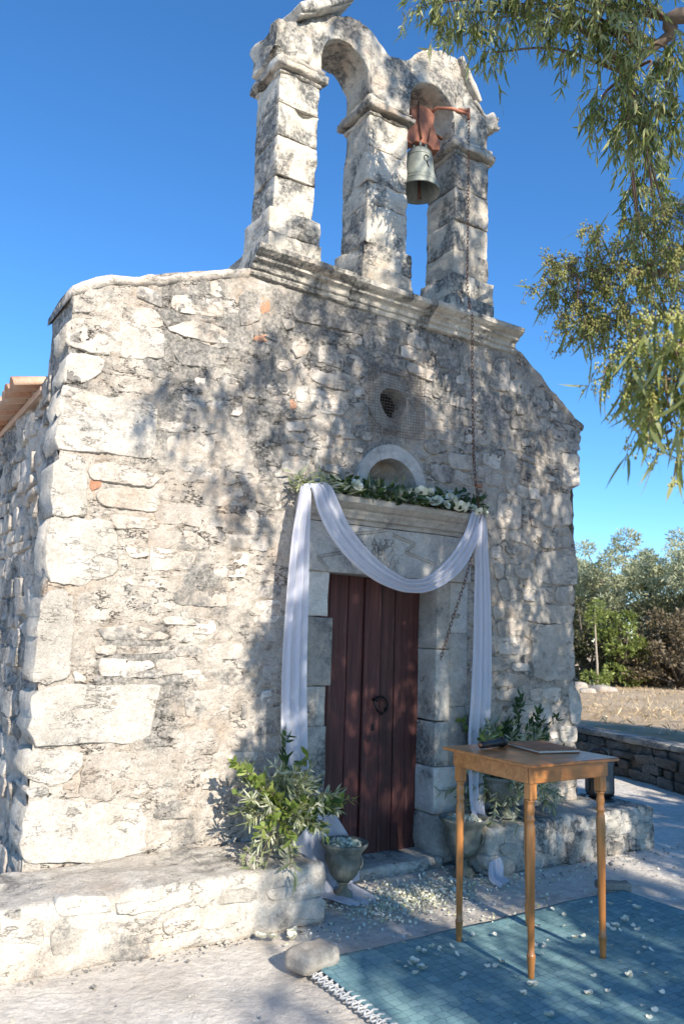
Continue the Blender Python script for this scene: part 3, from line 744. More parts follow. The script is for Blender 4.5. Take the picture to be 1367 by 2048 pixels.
# ---- rubble that fills the wall between the traced stones
occ_res = 0.02
ox = np.arange(-2.4, 2.12, occ_res); oz = np.arange(0, 4.3, occ_res)
OX, OZ = np.meshgrid(ox, oz, indexing='ij')
occ = np.zeros(OX.shape, bool)
for k, pr, poly in STONES: occ |= in_poly(OX, OZ, poly)
occ |= frame_zone(OX, OZ)
rr = random.Random(11)
rub = []
z = 0.10
row = 0
while z < 4.0:
    hgt = rr.choice([0.065, 0.08, 0.095, 0.11, 0.13])
    x = -2.34 + rr.uniform(0, .15)
    while x < 2.0:
        w = rr.uniform(0.09, 0.34) * (0.75 if x > -0.9 else 1.1)
        off = 0.035 * math.sin(x * 2.1 + row * 1.7) + rr.uniform(-.012, .012)
        a = x + .008; b = x + w - .008; c = z + off + .006; d = z + off + hgt * rr.uniform(.8, 1.05) - .006
        sl = rr.uniform(-.03, .03) + (-0.03 if 0 < x else 0.0)
        j = lambda s=0.016: rr.uniform(-s, s)
        poly = [(a + j(), c + j() - sl * w), (a + w * .5, c + j(.008)), (b + j(), c + j() + sl * w), (b + j(.01), (c + d) / 2 + j(.01)), (b + j(), d + j() + sl * w), (a + w * .45 + j(), d + j(.01)), (a + j(), d + j() - sl * w)]
        if rr.random() < 0.25: poly.pop(rr.randrange(len(poly)))
        P = np.array(poly)
        if P[:, 1].max() < gable_top((a + b) / 2) - .03 and P[:, 0].max() < 1.93 and P[:, 0].min() > -2.3:
            i0, i1 = np.searchsorted(ox, [a, b]); k0, k1 = np.searchsorted(oz, [c, d])
            sub = occ[i0:i1 + 1, k0:k1 + 1]
            if sub.size and sub.mean() < 0.10 and rr.random() < 0.86:
                rub.append(('R', rr.uniform(0.003, 0.017) + (0.005 if x > -.9 else 0), poly))
        x += w
    z += hgt; row += 1
for k, pr, poly in rub:
    P = np.array(poly); lo = P.min(0); hi = P.max(0)
    idx = np.where((FX >= lo[0]) & (FX <= hi[0]) & (FZ >= lo[1]) & (FZ <= hi[1]))[0]
    mask[idx[in_poly(FX[idx], FZ[idx], poly)]] = 1

# ---- mortar body as a relief sheet
Mg = mask.reshape(NX, NZ)
def blur(A, r):
    B = A.copy()
    for ax in (0, 1):
        s = sum(np.roll(B, k, ax) for k in range(-r, r + 1)) / (2 * r + 1); B = s
    return B
edge = blur(Mg, 2) * (1 - Mg)
P3 = np.c_[FX, np.zeros(FX.size), FZ]
h = fbm(P3, 3.0, 3, 21) * 0.006 + fbm(P3 * np.array([1, 1, 1.8]), 13, 3, 23) * 0.006 + fbm(P3, 42, 2, 25) * 0.0030
crk = np.clip(fbm(P3, 9, 2, 27) * 1.3 + 0.25, 0, 1).reshape(NX, NZ)
h = h.reshape(NX, NZ) - edge * crk * 0.034 - Mg * 0.002
# mortar smeared over parts of the wall
smear = np.clip(fbm(P3, 1.7, 2, 31) * 1.4 - 0.15, 0, 1).reshape(NX, NZ)
h = h + smear * 0.008 + 0.0015
ragged = np.clip(fbm(P3, 26, 2, 33) - 0.45, 0, 1).reshape(NX, NZ) * 0.012
h = (h - ragged).ravel()
V = np.c_[FX, -h, FZ]
F = grid_faces(NX, NZ)
cx = V[F].mean(1)
keep = ~opening(cx[:, 0], cx[:, 2])
facade = obj('facade_wall', mesh_np('facade_wall', V, F[keep]), M['mortar'], chapel)

allst = [(k, p, poly, abs(area2(np.array(poly)))) for k, p, poly in stones + rub]
allst.sort(key=lambda s: -s[3])
rest = MB(); nparts = 0
for i, (k, pr, poly, ar) in enumerate(allst):
    det = 1.0
    corner = k == 'Q'
    xs = [p[0] for p in poly]
    back = 0.30 if corner and min(xs) < -2.2 else (0.2 if corner and max(xs) > 1.85 else 0.04)
    V, F = stone_vf([(max(-2.372, a), b) for a, b in poly], pr * (.44 if k == 'Q' else .33 if (sum(xs) / len(xs)) < -.8 else .42), i + 5, back, 0.0, 1.3 if ar > .04 else 1.0)
    if nparts < 290:
        nparts += 1
        o = obj({'Q': 'quoin', 'B': 'brick'}.get(k, 'stone'), mesh_np('stone', V, F), M['quoin'] if k == 'Q' else M['brick'] if k == 'B' else M['stone'], facade)
    else:
        rest.add(V, F)
o = rest.build('small_stones', M['stone'], facade); o['kind'] = 'stuff'

# ---- side walls (left one seen at a grazing angle)
def side_wall(name, x, sgn, y1, z1, amp, seed):
    ny, nz = int(y1 / 0.035), int(z1 / 0.035)
    yy = np.linspace(0.02, y1, ny); zz = np.linspace(0, z1, nz)
    A, B = np.meshgrid(yy, zz, indexing='ij')
    Q = np.c_[np.full(A.size, 0.0), A.ravel(), B.ravel()]
    Qs = Q * np.array([1, 0.75, 1.5])
    cell = np.abs(fbm(Qs, 5.0, 2, seed)); cell = np.clip(cell * 2.2, 0, 1)
    hh = (cell - .4) * amp + fbm(Q, 16, 3, seed + 3) * amp * .35
    Q[:, 0] = x + sgn * hh
    F = grid_faces(ny, nz)
    return obj(name, mesh_np(name, Q, F if sgn < 0 else F[:, ::-1].copy()), M['side'], chapel)
sw = side_wall('side_wall', -2.32, -1, 6.0, 3.15, 0.045, 41)
side_wall('side_wall', 1.97, 1, 6.0, 3.1, 0.03, 47)
# stones of the left side wall, set on a plane facing -x
rr2 = random.Random(5)
sm = MB()
zc = 0.05
ns = 0
while zc < 3.1:
    hgt = rr2.uniform(0.07, 0.16); yc = 0.32
    while yc < 4.5:
        w = rr2.uniform(0.12, 0.36)
        if rr2.random() < 0.75:
            j = lambda: rr2.uniform(-.02, .02)
            poly = [(-(yc + .01) + j(), zc + j()), (-(yc + w - .01) + j(), zc + j()), (-(yc + w - .01) + j(), zc + hgt - .01 + j()), (-(yc + .01) + j(), zc + hgt - .01 + j())]
            V, F = stone_vf(poly, rr2.uniform(.015, .05), ns + 900, 0.05)
            V = np.array(V); V = np.c_[-2.32 + V[:, 1], -V[:, 0], V[:, 2]]   # turn to face -x
            if yc < 2.2 and ns < 120: obj('stone', mesh_np('stone', V, F), M['side'], sw)
            else: sm.add(V, F)
            ns += 1
        yc += w
    zc += hgt
o = sm.build('small_stones', M['side'], sw); o['kind'] = 'stuff'
obj('corner_core', rock_mesh('corner_core', (-2.335, .03, 0), (-2.1, .40, 3.3), (3, 5, 40), .02, .02, 6, 45), M['mortar'], chapel)
# parapet upper flank
obj('parapet_flank', rock_mesh('parapet_flank', (-2.33, 0.03, 3.0), (-2.0, 0.62, 3.55), (6, 10, 10), .02, .018, 7, 3), M['side'], chapel)
obj('rear_wall', rock_mesh('rear_wall', (-2.2, 5.6, 0), (1.95, 5.95, 3.4), (8, 2, 8), .02, .01, 3, 3), M['side'], chapel)

# ---- copings along the gable slopes
def coping(pts, seed, y1=0.63):
    """rough cement edge along a gable slope, one running piece"""
    C_ = np.array(pts); d = np.r_[0, np.cumsum(np.linalg.norm(np.diff(C_, axis=0), axis=1))]
    t = np.arange(0, d[-1], .03); xs_ = np.interp(t, d, C_[:, 0]); zs_ = np.interp(t, d, C_[:, 1])
    prof = [(.03, -.055), (-.010, -.045), (-.028, -.01), (-.020, .004), (.0, .014), (.12, .022), (.3, .027), (.5, .022), (y1, .01), (y1 + .01, -.03)]
    V = np.array([(x, p[0], z + p[1]) for x, z in zip(xs_, zs_) for p in prof])
    V += np.stack([fbm(V, 11, 3, seed), fbm(V, 11, 3, seed + 1), fbm(V, 9, 3, seed + 2)], 1) * np.array([.006, .012, .016])
    V[:, 2] += np.repeat(np.clip(fbm(np.c_[xs_, zs_, xs_ * 0], 5, 2, seed + 4), -1, 1), len(prof)) * .016
    F = [tuple(f) for f in grid_faces(len(t), len(prof))]
    k = len(prof); F += [tuple(range(k)), tuple((len(t) - 1) * k + j for j in range(k - 1, -1, -1))]
    return obj('coping', fix_normals(mesh_np('coping', V, F)), M['side'], chapel)
coping([(-2.355, 3.565), (-2.30, 3.595), (-2.08, 3.685), (-1.68, 3.83), (-1.2, 4.00)], 51)
coping([(1.20, 4.03), (1.34, 3.975), (1.69, 3.735), (1.9, 3.575), (2.10, 3.45)], 61)

# ---- roof behind the parapet with clay tiles
def clay():
    t = NT('terracotta_tile'); t.set(Roughness=0.9)
    c = t.ramp(t.noise(7, 6, 0.65), [(0.3, (0.30, 0.13, 0.075)), (0.5, (0.46, 0.23, 0.13)), (0.72, (0.55, 0.40, 0.28))])
    c = t.mix(t.rng(t.rand(), 0, 1, 0, 0.5), c, (0.50, 0.42, 0.33)); t.base(c); t.bump(t.noise(50, 5), 0.4, 0.01); return t.m
M['clay'] = clay()
ridge_x = -0.17
roof = MB()
V, F = box_vf(0, 1, 0, 1, 0, 1)
def slab(xa, za, xb, zb, y0, y1, th):
    V = [(xa, y0, za), (xb, y0, zb), (xb, y0, zb - th), (xa, y0, za - th), (xa, y1, za), (xb, y1, zb), (xb, y1, zb - th), (xa, y1, za - th)]
    return V, [(0, 1, 2, 3), (7, 6, 5, 4), (0, 4, 5, 1), (1, 5, 6, 2), (2, 6, 7, 3), (3, 7, 4, 0)]
roof.add(*slab(-2.36, 3.115, ridge_x, 3.66, 0.64, 6.1, .05)); roof.add(*slab(2.1, 3.10, ridge_x + .005, 3.655, 0.64, 6.1, .05))
roof_o = roof.build('roof', M['clay'], chapel, smooth=False)
def tile_mesh():
    V = []; F = []; n = 9; L = 0.42
    for k, (u, r) in enumerate(((0, .085), (L, .068))):
        for rad in (r, r - .014):
            for i in range(n):
                a = math.pi * i / (n - 1)
                V.append((u, math.cos(a) * rad, math.sin(a) * rad * .9))
    # 0 outer start,1 inner start,2 outer end,3 inner end
    for i in range(n - 1):
        F += [(i, i + 1, 2 * n + i + 1, 2 * n + i), (n + i, 3 * n + i, 3 * n + i + 1, n + i + 1), (i, n + i, n + i + 1, i + 1), (2 * n + i, 2 * n + i + 1, 3 * n + i + 1, 3 * n + i)]
    F += [(0, 2 * n, 3 * n, n), (n - 1, 2 * n - 1, 4 * n - 1, 3 * n - 1)]
    return fix_normals(mesh_np('roof_tile', np.array(V), F))
tm = tile_mesh(); tm.materials.append(M['clay'])
tilt = math.atan2(0.56, 2.25)
rt = random.Random(8)
for r in range(5):
    for k in range(24):
        u = -2.50 + r * 0.36
        z = 3.10 + (u + 2.42) * math.tan(tilt) + 0.012 + r * .004
        o = bpy.data.objects.new('roof_tile', tm); COL.objects.link(o); o.parent = roof_o
        o.location = (u + rt.uniform(-.03, .03), 0.72 + k * 0.19 + rt.uniform(-.008, .008), z + rt.uniform(0, .012)); o.rotation_euler = (0, -tilt + rt.uniform(-.03, .03), rt.uniform(-.04, .04))

# ---- belfry cornice: moulded blocks
def moulding(name, prof, x0, x1, mat, parent, seed, amp=0.004, seg=0.03, ends=True):
    """prof: list of (y,z) from bottom-back to top-back, extruded along x"""
    n = max(3, int((x1 - x0) / seg)); xs = np.linspace(x0, x1, n + 1)
    prof = np.array(prof); k = len(prof)
    V = np.array([(x, p[0], p[1]) for x in xs for p in prof])
    nz = np.stack([fbm(V, 9, 3, seed), fbm(V, 9, 3, seed + 1), fbm(V, 9, 3, seed + 2)], 1)
    chip = np.clip(vnoise(V * 11, seed + 4) - .55, 0, 1)[:, None] * np.array([0, 0.05, -0.02]) * np.linspace(0, 1, k)[None, :].repeat(n + 1, 0).ravel()[:, None]
    V = V + nz * amp * np.array([0.3, 1, 1]) + chip
    F = []
    for i in range(n):
        for j in range(k - 1): F.append((i * k + j, (i + 1) * k + j, (i + 1) * k + j + 1, i * k + j + 1))
    F.append(tuple(range(k))); F.append(tuple(n * k + j for j in range(k - 1, -1, -1)))
    me = mesh_np(name, V, F, False)
    return obj(name, me, mat, parent)
CP = [(0.60, 3.96), (-0.015, 3.96), (-0.03, 3.965), (-0.038, 3.985), (-0.032, 3.998), (-0.05, 4.005), (-0.055, 4.03), (-0.07, 4.045), (-0.095, 4.055), (-0.098, 4.075), (-0.125, 4.085), (-0.155, 4.105), (-0.16, 4.135), (-0.15, 4.145), (0.60, 4.16)]
def off(prof, dy, dz): return [(y + (dy if y < .3 else 0), z + dz) for y, z in prof]
cornice_o = moulding('cornice_block', CP, -1.225, -0.452, M['belfry'], chapel, 71)
moulding('cornice_block', off(CP, .012, -.006), -0.446, 0.30, M['belfry'], chapel, 73)
moulding('cornice_block', off(CP, -.006, -.002), 0.306, 0.86, M['belfry'], chapel, 75)
moulding('cornice_block', off(CP, .006, .003), 0.866, 1.225, M['belfry'], chapel, 77)

# ---- belfry: arch body, pier blocks, capitals
BY0, BY1 = 0.0, 0.36
TOPP = [(-1.09, 5.90), (-1.05, 5.97), (-0.93, 6.02), (-0.72, 6.18), (-0.52, 6.30), (-0.40, 6.315), (-0.30, 6.28), (-0.24, 6.22), (-0.16, 6.17), (-0.05, 6.155), (0.05, 6.18), (0.17, 6.29), (0.30, 6.41), (0.42, 6.45), (0.58, 6.40), (0.70, 6.24), (0.80, 6.07), (0.88, 5.98), (0.945, 5.94)]
def arch_z(x):
    z = np.full(x.shape, 5.705)
    for c, r, zs in ((-0.505, 0.225, 5.845), (0.335, 0.242, 5.835)):
        d = np.abs(x - c); k = d < r
        z = np.where(k, zs + np.sqrt(np.clip(r * r - d * d, 0, None)) * 1.0, z)
    return z
xs = []
for c, r in ((-0.505, 0.225), (0.335, 0.242)):
    xs += [c + r * math.cos(a) for a in np.linspace(0.0, math.pi, 33)]
    xs += [c - r - 1e-4, c + r + 1e-4]
xs += list(np.linspace(-1.09, -0.735, 14)) + list(np.linspace(-0.275, 0.09, 14)) + list(np.linspace(0.582, 0.945, 14))
xs = np.array(sorted(set(np.round(xs, 5))))
zl = arch_z(xs); zt = np.interp(xs, [p[0] for p in TOPP], [p[1] for p in TOPP])
nzs = 14; nys = 8
cols = []
ring = []
for t in np.linspace(0, 1, nzs): ring.append((BY0, t))
for t in np.linspace(0, 1, nys)[1:]: ring.append((BY0 + (BY1 - BY0) * t, 1.0))
for t in np.linspace(1, 0, nzs)[1:]: ring.append((BY1, t))
for t in np.linspace(1, 0, nys)[1:-1]: ring.append((BY0 + (BY1 - BY0) * t, 0.0))
V = np.array([(x, y, zl[i] + (zt[i] - zl[i]) * t) for i, x in enumerate(xs) for (y, t) in ring])
k = len(ring)
sidef = np.array([(-1 if y == BY0 else 1 if y == BY1 else 0) for x in xs for (y, t) in ring])
topf = np.array([t for x in xs for (y, t) in ring])
nn = fbm(V, 7, 3, 81)
V[:, 1] += sidef * (nn * 0.018 + fbm(V, 24, 2, 88) * .006)
V[:, 2] += (topf == 1) * fbm(V, 9, 3, 83) * 0.03 + (topf < 1) * fbm(V, 8, 2, 84) * 0.006
V[:, 0] += fbm(V, 6, 2, 85) * 0.008
F = []
for i in range(len(xs) - 1):
    for j in range(k): F.append((i * k + j, (i + 1) * k + j, (i + 1) * k + (j + 1) % k, i * k + (j + 1) % k))
F.append(tuple(range(k - 1, -1, -1))); F.append(tuple((len(xs) - 1) * k + j for j in range(k)))
belfry = obj('belfry', fix_normals(mesh_np('belfry', V, F)), M['belfry'], chapel)

def pier(x0, x1, seed, joints, wob=0.006):
    rg = random.Random(seed)
    # wider base
    zb = 4.145
    b = obj('pier_block', rock_mesh('pier_block', (x0 - .055, BY0 - .045, zb), (x1 + .045, BY1 + .02, 4.31), (10, 9, 5), .007, .008, 14, seed, .04), M['belfry'], belfry)
    obj('pier_block', rock_mesh('pier_block', (x0 - .045, BY0 - .035, 4.314), (x1 + .038, BY1 + .015, 4.50), (10, 9, 5), .008, .008, 14, seed + 1, .04), M['belfry'], belfry)
    z = 4.504
    for jn in joints:
        a = x0 + rg.uniform(-wob, wob); c = x1 + rg.uniform(-wob, wob)
        obj('pier_block', rock_mesh('pier_block', (a, BY0 + rg.uniform(-.008, .012), z), (c, BY1 + rg.uniform(-.008, .008), jn - .003), (10, 9, 10), .005, .0065, 16, seed + int(jn * 100), .035), M['belfry'], belfry)
        z = jn
    # moulded capital
    for (o_, za, zc) in ((.015, 5.565, 5.60), (.05, 5.603, 5.668), (.03, 5.671, 5.712)):
        obj('capital', rock_mesh('capital', (x0 - o_, BY0 - o_, za), (x1 + o_ * 1.1, BY1 + o_, zc), (14, 12, 4), .018, .011, 15, seed + 7, .06), M['belfry'], belfry)
pier(-1.06, -0.735, 101, [4.78, 5.08, 5.33, 5.565])
pier(-0.28, 0.09, 131, [4.83, 5.02, 5.30, 5.565])
pier(0.58, 0.945, 161, [4.72, 4.98, 5.26, 5.565])
# loose coping slabs and carved fragment on top
def tilted(name, lo, hi, loc, rot, seed, mat, seg=(8, 6, 3), amp=.012, chip=.03):
    o = obj(name, rock_mesh(name, lo, hi, seg, .015, amp, 9, seed, chip), mat, belfry, loc); o.rotation_euler = rot; return o
tilted('coping_slab', (-.30, -.10, 0), (.30, .40, .075), (-0.72, 0, 6.215), (0.05, -0.66, 0.03), 201, M['belfry'])
tilted('coping_slab', (-.29, -.075, 0), (.28, .36, .03), (-0.725, 0, 6.19), (0.05, -0.66, 0.03), 203, M['belfry'])
tilted('coping_slab', (-.20, -.045, 0), (.20, .38, .05), (0.70, 0, 6.27), (0, 0.98, 0), 207, M['belfry'])
tilted('coping_slab', (-.14, -.03, 0), (.14, .38, .045), (0.86, 0, 6.01), (0, 0.75, 0), 209, M['belfry'])
tilted('carved_fragment', (0, .0, -.055), (.22, .26, .065), (0.90, 0, 5.985), (0, -0.32, 0), 211, M['quoin'], (10, 8, 7), .03, .07)
tilted('carved_fragment', (0, .03, .0), (.10, .22, .05), (1.03, 0, 6.06), (0, -0.2, 0.1), 212, M['quoin'], (8, 6, 5), .022, .05)
tilted('carved_fragment', (-.17, -.02, -.11), (.14, .38, .11), (-0.96, 0, 5.83), (0, 0, 0), 213, M['belfry'], (8, 8, 6), .03, .05)

# ---- oculus
def ring_mesh(name, rin, rout, cx, cz, y_front, y_back, n=28, square=0.0, splay=0.0, seed=0, y_in=.3):
    V = []; F = []
    for i in range(n):
        a = TAU * i / n; c, s = math.cos(a), math.sin(a)
        ro = rout
        if square:
            ro = min(rout * 1.22, rout / max(abs(c), abs(s), abs(c + s) / 1.5, abs(c - s) / 1.5))
        ri = rin * (1 + .06 * math.sin(3 * a + seed))
        V += [(cx + ro * c, y_back, cz + ro * s), (cx + ro * c, y_front, cz + ro * s), (cx + ri * c, y_front + .004, cz + ri * s), (cx + ri * (1 - splay) * c, y_in, cz + ri * (1 - splay) * s)]
    for i in range(n):
        a = i * 4; b = ((i + 1) % n) * 4
        for k in range(3): F.append((a + k, b + k, b + k + 1, a + k + 1))
    return fix_normals(mesh_np(name, np.array(V), F, False))
oc = obj('oculus_frame', ring_mesh('oculus_frame', 0.118, 0.21, 0.0, 3.30, -0.012, 0.08, square=1, splay=.06, y_in=.13), M['dressed'], chapel)
dark = NT('interior_shade_black'); dark.set(Roughness=1.0); dark.bsdf.inputs['Base Color'].default_value = (.012, .011, .010, 1); M['dark'] = dark.m
sh = MB(); V, F = box_vf(-.4, .4, .125, .9, 2.95, 3.6); sh.add(V, [f[::-1] for f in F if f != (0, 1, 3, 2)])
V = np.array(V)
# room's darkness painted near-black: closed box, round hole open at the front
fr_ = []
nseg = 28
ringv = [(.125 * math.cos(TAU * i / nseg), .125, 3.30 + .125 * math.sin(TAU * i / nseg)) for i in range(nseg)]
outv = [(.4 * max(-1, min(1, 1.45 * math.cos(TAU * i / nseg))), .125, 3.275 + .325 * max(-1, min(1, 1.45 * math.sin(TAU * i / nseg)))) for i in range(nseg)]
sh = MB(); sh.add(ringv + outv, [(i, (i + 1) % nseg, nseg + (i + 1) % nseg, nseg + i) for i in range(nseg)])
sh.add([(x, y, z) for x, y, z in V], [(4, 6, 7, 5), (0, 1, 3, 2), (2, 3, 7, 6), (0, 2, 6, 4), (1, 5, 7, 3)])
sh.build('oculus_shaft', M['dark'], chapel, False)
gm = MB()
for i in range(25):
    x = -0.245 + i * 0.0215
    p = [(x + .004 * math.sin(i * 1.3 + q * .6), -0.038 - .008 * math.sin(q * .9 + i * .3), 3.03 + .53 * q / 8 + .012 * (x > 0)) for q in range(9)]
    gm.add(*tube_vf(p, 0.0016, 4))
for i in range(25):
    z = 3.035 + i * 0.0215
    p = [(-0.25 + .52 * q / 8, -0.040 - .008 * math.sin(q * .9 + i * .3), z + .006 * math.sin(q * .8) + .02 * q / 8) for q in range(9)]
    gm.add(*tube_vf(p, 0.0016, 4))
M['wire'] = simple('rusted_wire', (0.22, 0.17, 0.13), 0.7, .3, 30, metallic=.3)
gm.build('grille', M['wire'], chapel)

# ---- blind niche over the door
def arch_pts(hw, spring, top, n=16, cx=-.004):
    out = []
    for i in range(n + 1):
        t = i / n
        # slightly pointed arch
        a = math.pi * t
        x = -hw * math.cos(a); zz = spring + (top - spring) * (math.sin(a) ** 0.9) * (1 - 0.0) 
        out.append((cx + x, zz))
    return out
inn = arch_pts(0.236, 2.60, 2.872, 20); outr = arch_pts(0.325, 2.58, 2.975, 20)
inn = [(inn[0][0], 2.50)] + inn + [(inn[-1][0], 2.50)]; outr = [(outr[0][0], 2.50)] + outr + [(outr[-1][0], 2.50)]
def arch_piece(i0, i1, seed):
    V = []; F = []
    for i in range(i0, i1 + 1):
        (a, b), (c, d) = inn[i], outr[i]
        V += [(a, 0.14, b), (a, -0.028, b), (c, -0.034, d), (c, 0.05, d)]
    n = i1 - i0
    for i in range(n):
        for k in range(3): F.append((i * 4 + k, i * 4 + 4 + k, i * 4 + 5 + k, i * 4 + 1 + k))
    F += [(0, 1, 2, 3), (n * 4 + 3, n * 4 + 2, n * 4 + 1, n * 4)]
    V = np.array(V); V += np.stack([fbm(V, 8, 2, seed + q) for q in range(3)], 1) * .0025
    return obj('arch_stone', fix_normals(mesh_np('arch_stone', V, F, False)), M['lintel'], chapel)
arch_piece(0, 8, 301); arch_piece(8, 11, 303).location = (0, -.004, .001); arch_piece(11, 22, 305)
obj('niche_back', rock_mesh('niche_back', (-.30, .115, 2.45), (.30, .2, 2.93), (14, 2, 14), .01, .008, 8, 307), M['mortar'], chapel)

# ---- door surround
LZ0, LZ1 = 2.005, 2.345
lintel = obj('lintel', rock_mesh('lintel', (-0.745, -0.05, LZ0), (0.745, 0.20, LZ1), (24, 4, 6), .008, .003, 6, 311), M['lintel'], chapel)
LP = [(0.20, 2.348), (-0.055, 2.348), (-0.062, 2.365), (-0.058, 2.378), (-0.082, 2.385), (-0.088, 2.405), (-0.105, 2.425), (-0.108, 2.44), (-0.135, 2.45), (-0.165, 2.47), (-0.178, 2.478), (-0.182, 2.51), (-0.172, 2.522), (0.20, 2.528)]
moulding('lintel_cornice', LP, -0.80, 0.76, M['dressed'], chapel, 313, .003, .025)
carve = MB()
def stroke(mb, a, b, w=.004, h=.0035, y=-0.0525):
    a = np.array(a); b = np.array(b); d = b - a; L = np.linalg.norm(d)
    if L < 1e-5: return
    d /= L; nrm = np.array([-d[1], d[0]]) * w / 2
    q = [a - d * w / 2 - nrm, b + d * w / 2 - nrm, b + d * w / 2 + nrm, a - d * w / 2 + nrm]
    V = [(p[0], y + .004, p[1]) for p in q] + [(p[0] * .8 + (a[0] + b[0]) / 2 * .2 if False else p[0], y - h, p[1]) for p in q]
    mb.add(V, [(4, 5, 6, 7), (0, 1, 5, 4), (1, 2, 6, 5), (2, 3, 7, 6), (3, 0, 4, 7)])
for poly in ZIGZAG:
    for a, b in zip(poly[:-1], poly[1:]):
        a = np.array(a); b = np.array(b); d = (b - a) / np.linalg.norm(b - a); nrm = np.array([-d[1], d[0]])
        for s in (-.009, .009): stroke(carve, a + nrm * s, b + nrm * s, .007, .005)
_z = carve.build('carved_zigzag', M['dressed'], lintel, False); _z['kind'] = 'stuff'
GL = {'D': [((0, 0), (.5, 1)), ((.5, 1), (1, 0)), ((0, 0), (1, 0))], 'I': [((.5, 0), (.5, 1))], 'L': [((0, 0), (.5, 1)), ((.5, 1), (1, 0))], 'S': [((1, 1), (0, 1)), ((0, 1), (.55, .5)), ((.55, .5), (0, 0)), ((0, 0), (1, 0))],
      'H': [((0, 0), (0, 1)), ((1, 0), (1, 1)), ((0, .5), (1, .5))], 'G': [((0, 0), (0, 1)), ((0, 1), (.9, 1))], 'E': [((0, 0), (0, 1)), ((0, 1), (.9, 1)), ((0, .5), (.7, .5)), ((0, 0), (.9, 0))],
      'K': [((0, 0), (0, 1)), ((0, .5), (.9, 1)), ((0, .5), (.9, 0))], 'A': [((0, 0), (.5, 1)), ((.5, 1), (1, 0)), ((.25, .45), (.75, .45))], 'Y': [((0, 1), (.5, .45)), ((1, 1), (.5, .45)), ((.5, .45), (.5, 0))], 'N': [((0, 0), (0, 1)), ((0, 1), (1, 0)), ((1, 0), (1, 1))], 'V': [((0, 1), (.5, 0)), ((.5, 0), (1, 1))]}
ins = MB()
for (word, x0, z0) in (('DISA', -.185, 2.222), ('LHGA', -.185, 2.165), ('SEKAI', -.185, 2.108), ('VAYA', -.165, 2.050)):
    for q, ch in enumerate(word):
        for a, b in GL[ch]:
            gxx = x0 + q * .054
            stroke(ins, (gxx + a[0] * .036, z0 + a[1] * .042), (gxx + b[0] * .036, z0 + b[1] * .042), .006, .003)
for zz in (2.216, 2.159, 2.102): stroke(ins, (-.19, zz), (.05, zz), .003, .0025)
ins.build('inscription', M['dressed'], lintel, False)

def jamb(x0, x1, z0, z1, y0, seed, mat='dressed'):
    return obj('jamb_stone', rock_mesh('jamb_stone', (x0, y0, z0 + .002), (x1, 0.24, z1 - .002), (6, 6, 8), .007, .004, 7, seed, .008), M[mat], chapel)
for i, (a, b, c, d, y) in enumerate([(-.735, -.515, 1.70, 2.005, -.028), (-.74, -.478, 1.24, 1.70, -.034), (-.735, -.512, .98, 1.24, -.026), (-.73, -.50, .52, .98, -.03), (-.74, -.515, .0, .52, -.03)]): jamb(a, b, c, d, y, 321 + i, 'pale' if i == 0 else 'dressed')
for i, (a, b, c, d, y, mt) in enumerate([(.432, .56, 1.50, 2.005, -.03, 'dressed'), (.563, .745, 1.62, 2.005, -.012, 'pale'), (.430, .56, .98, 1.50, -.03, 'dressed'), (.563, .75, 1.08, 1.617, -.012, 'dressed'), (.428, .56, .66, .977, -.03, 'dressed'), (.563, .75, .66, 1.077, -.014, 'dressed'), (.426, .755, .33, .657, -.028, 'pale')]): jamb(a, b, c, d, y, 341 + i, mt)
obj('jamb_stone', rock_mesh('jamb_stone', (.42, -.07, 0), (.80, .24, .328), (8, 6, 8), .04, .015, 7, 361, .03), M['bench'], chapel)
obj('threshold', rock_mesh('threshold', (-.53, -.10, -.03), (.47, .30, .062), (16, 6, 3), .025, .012, 6, 363, .02), M['bench'], chapel)

# ---- door
def door_mat():
    t = NT('worn_red_brown_paint'); t.set(Roughness=0.62)
    v = t.map(scale=(9, 9, 0.6))
    n = t.noise(3.0, 7, 0.65, v)
    c = t.ramp(n, [(0.3, (0.036, 0.010, 0.009)), (0.52, (0.075, 0.021, 0.018)), (0.75, (0.13, 0.046, 0.038))])
    c = t.mix(t.rng(t.noise(2.2, 7, 0.7, t.map(scale=(14, 14, 0.9), loc=(3, 0, 1))), 0.58, 0.72, 0, 0.6), c, (0.22, 0.115, 0.095))
    hs = t.n.new('ShaderNodeHueSaturation'); t.L(t.rng(t.rand(), 0, 1, .8, 1.2), hs.inputs['Value']); t.L(c, hs.inputs['Color'])
    t.base(hs.outputs[0])
    t.bump(t.noise(4, 7, 0.7, t.map(scale=(30, 30, 1.2))), 0.35, 0.006); return t.m
M['door'] = door_mat()
DY = 0.184
door = obj('door', mesh_np('door', *box_vf(-.53, .44, DY + .035, DY + .06, .04, 2.02)[:1], box_vf(0, 1, 0, 1, 0, 1)[1], False), M['door'], chapel)
for i, (a, b, dy) in enumerate([(-.53, -.375, 0), (-.372, -.215, .003), (-.212, -.082, -.001), (-.036, .085, .004), (.0875, .207, .004), (.213, .325, .001), (.327, .44, .002)]):
    obj('plank', mesh_np('plank', *bev_box(a, b, DY + dy, DY + .034, .045 + .006 * (i % 3), 2.015, .005), False), M['door'], door)
obj('astragal', mesh_np('astragal', *bev_box(-.079, -.039, DY - .022, DY + .03, .06, 2.0, .007), False), M['door'], door)
M['iron'] = simple('black_iron', (0.018, 0.018, 0.02), 0.45, .4, 25, .3, 60, metallic=.8)
rg_ = MB()
cx0, cz0, rr0 = 0.075, 1.09, 0.056
rg_.add(*tube_vf([(cx0 + rr0 * math.cos(a), DY - .02 - .012 * (1 - math.sin(a)), cz0 + rr0 * math.sin(a)) for a in np.linspace(0.2, TAU + .1, 26)], .0075, 8))
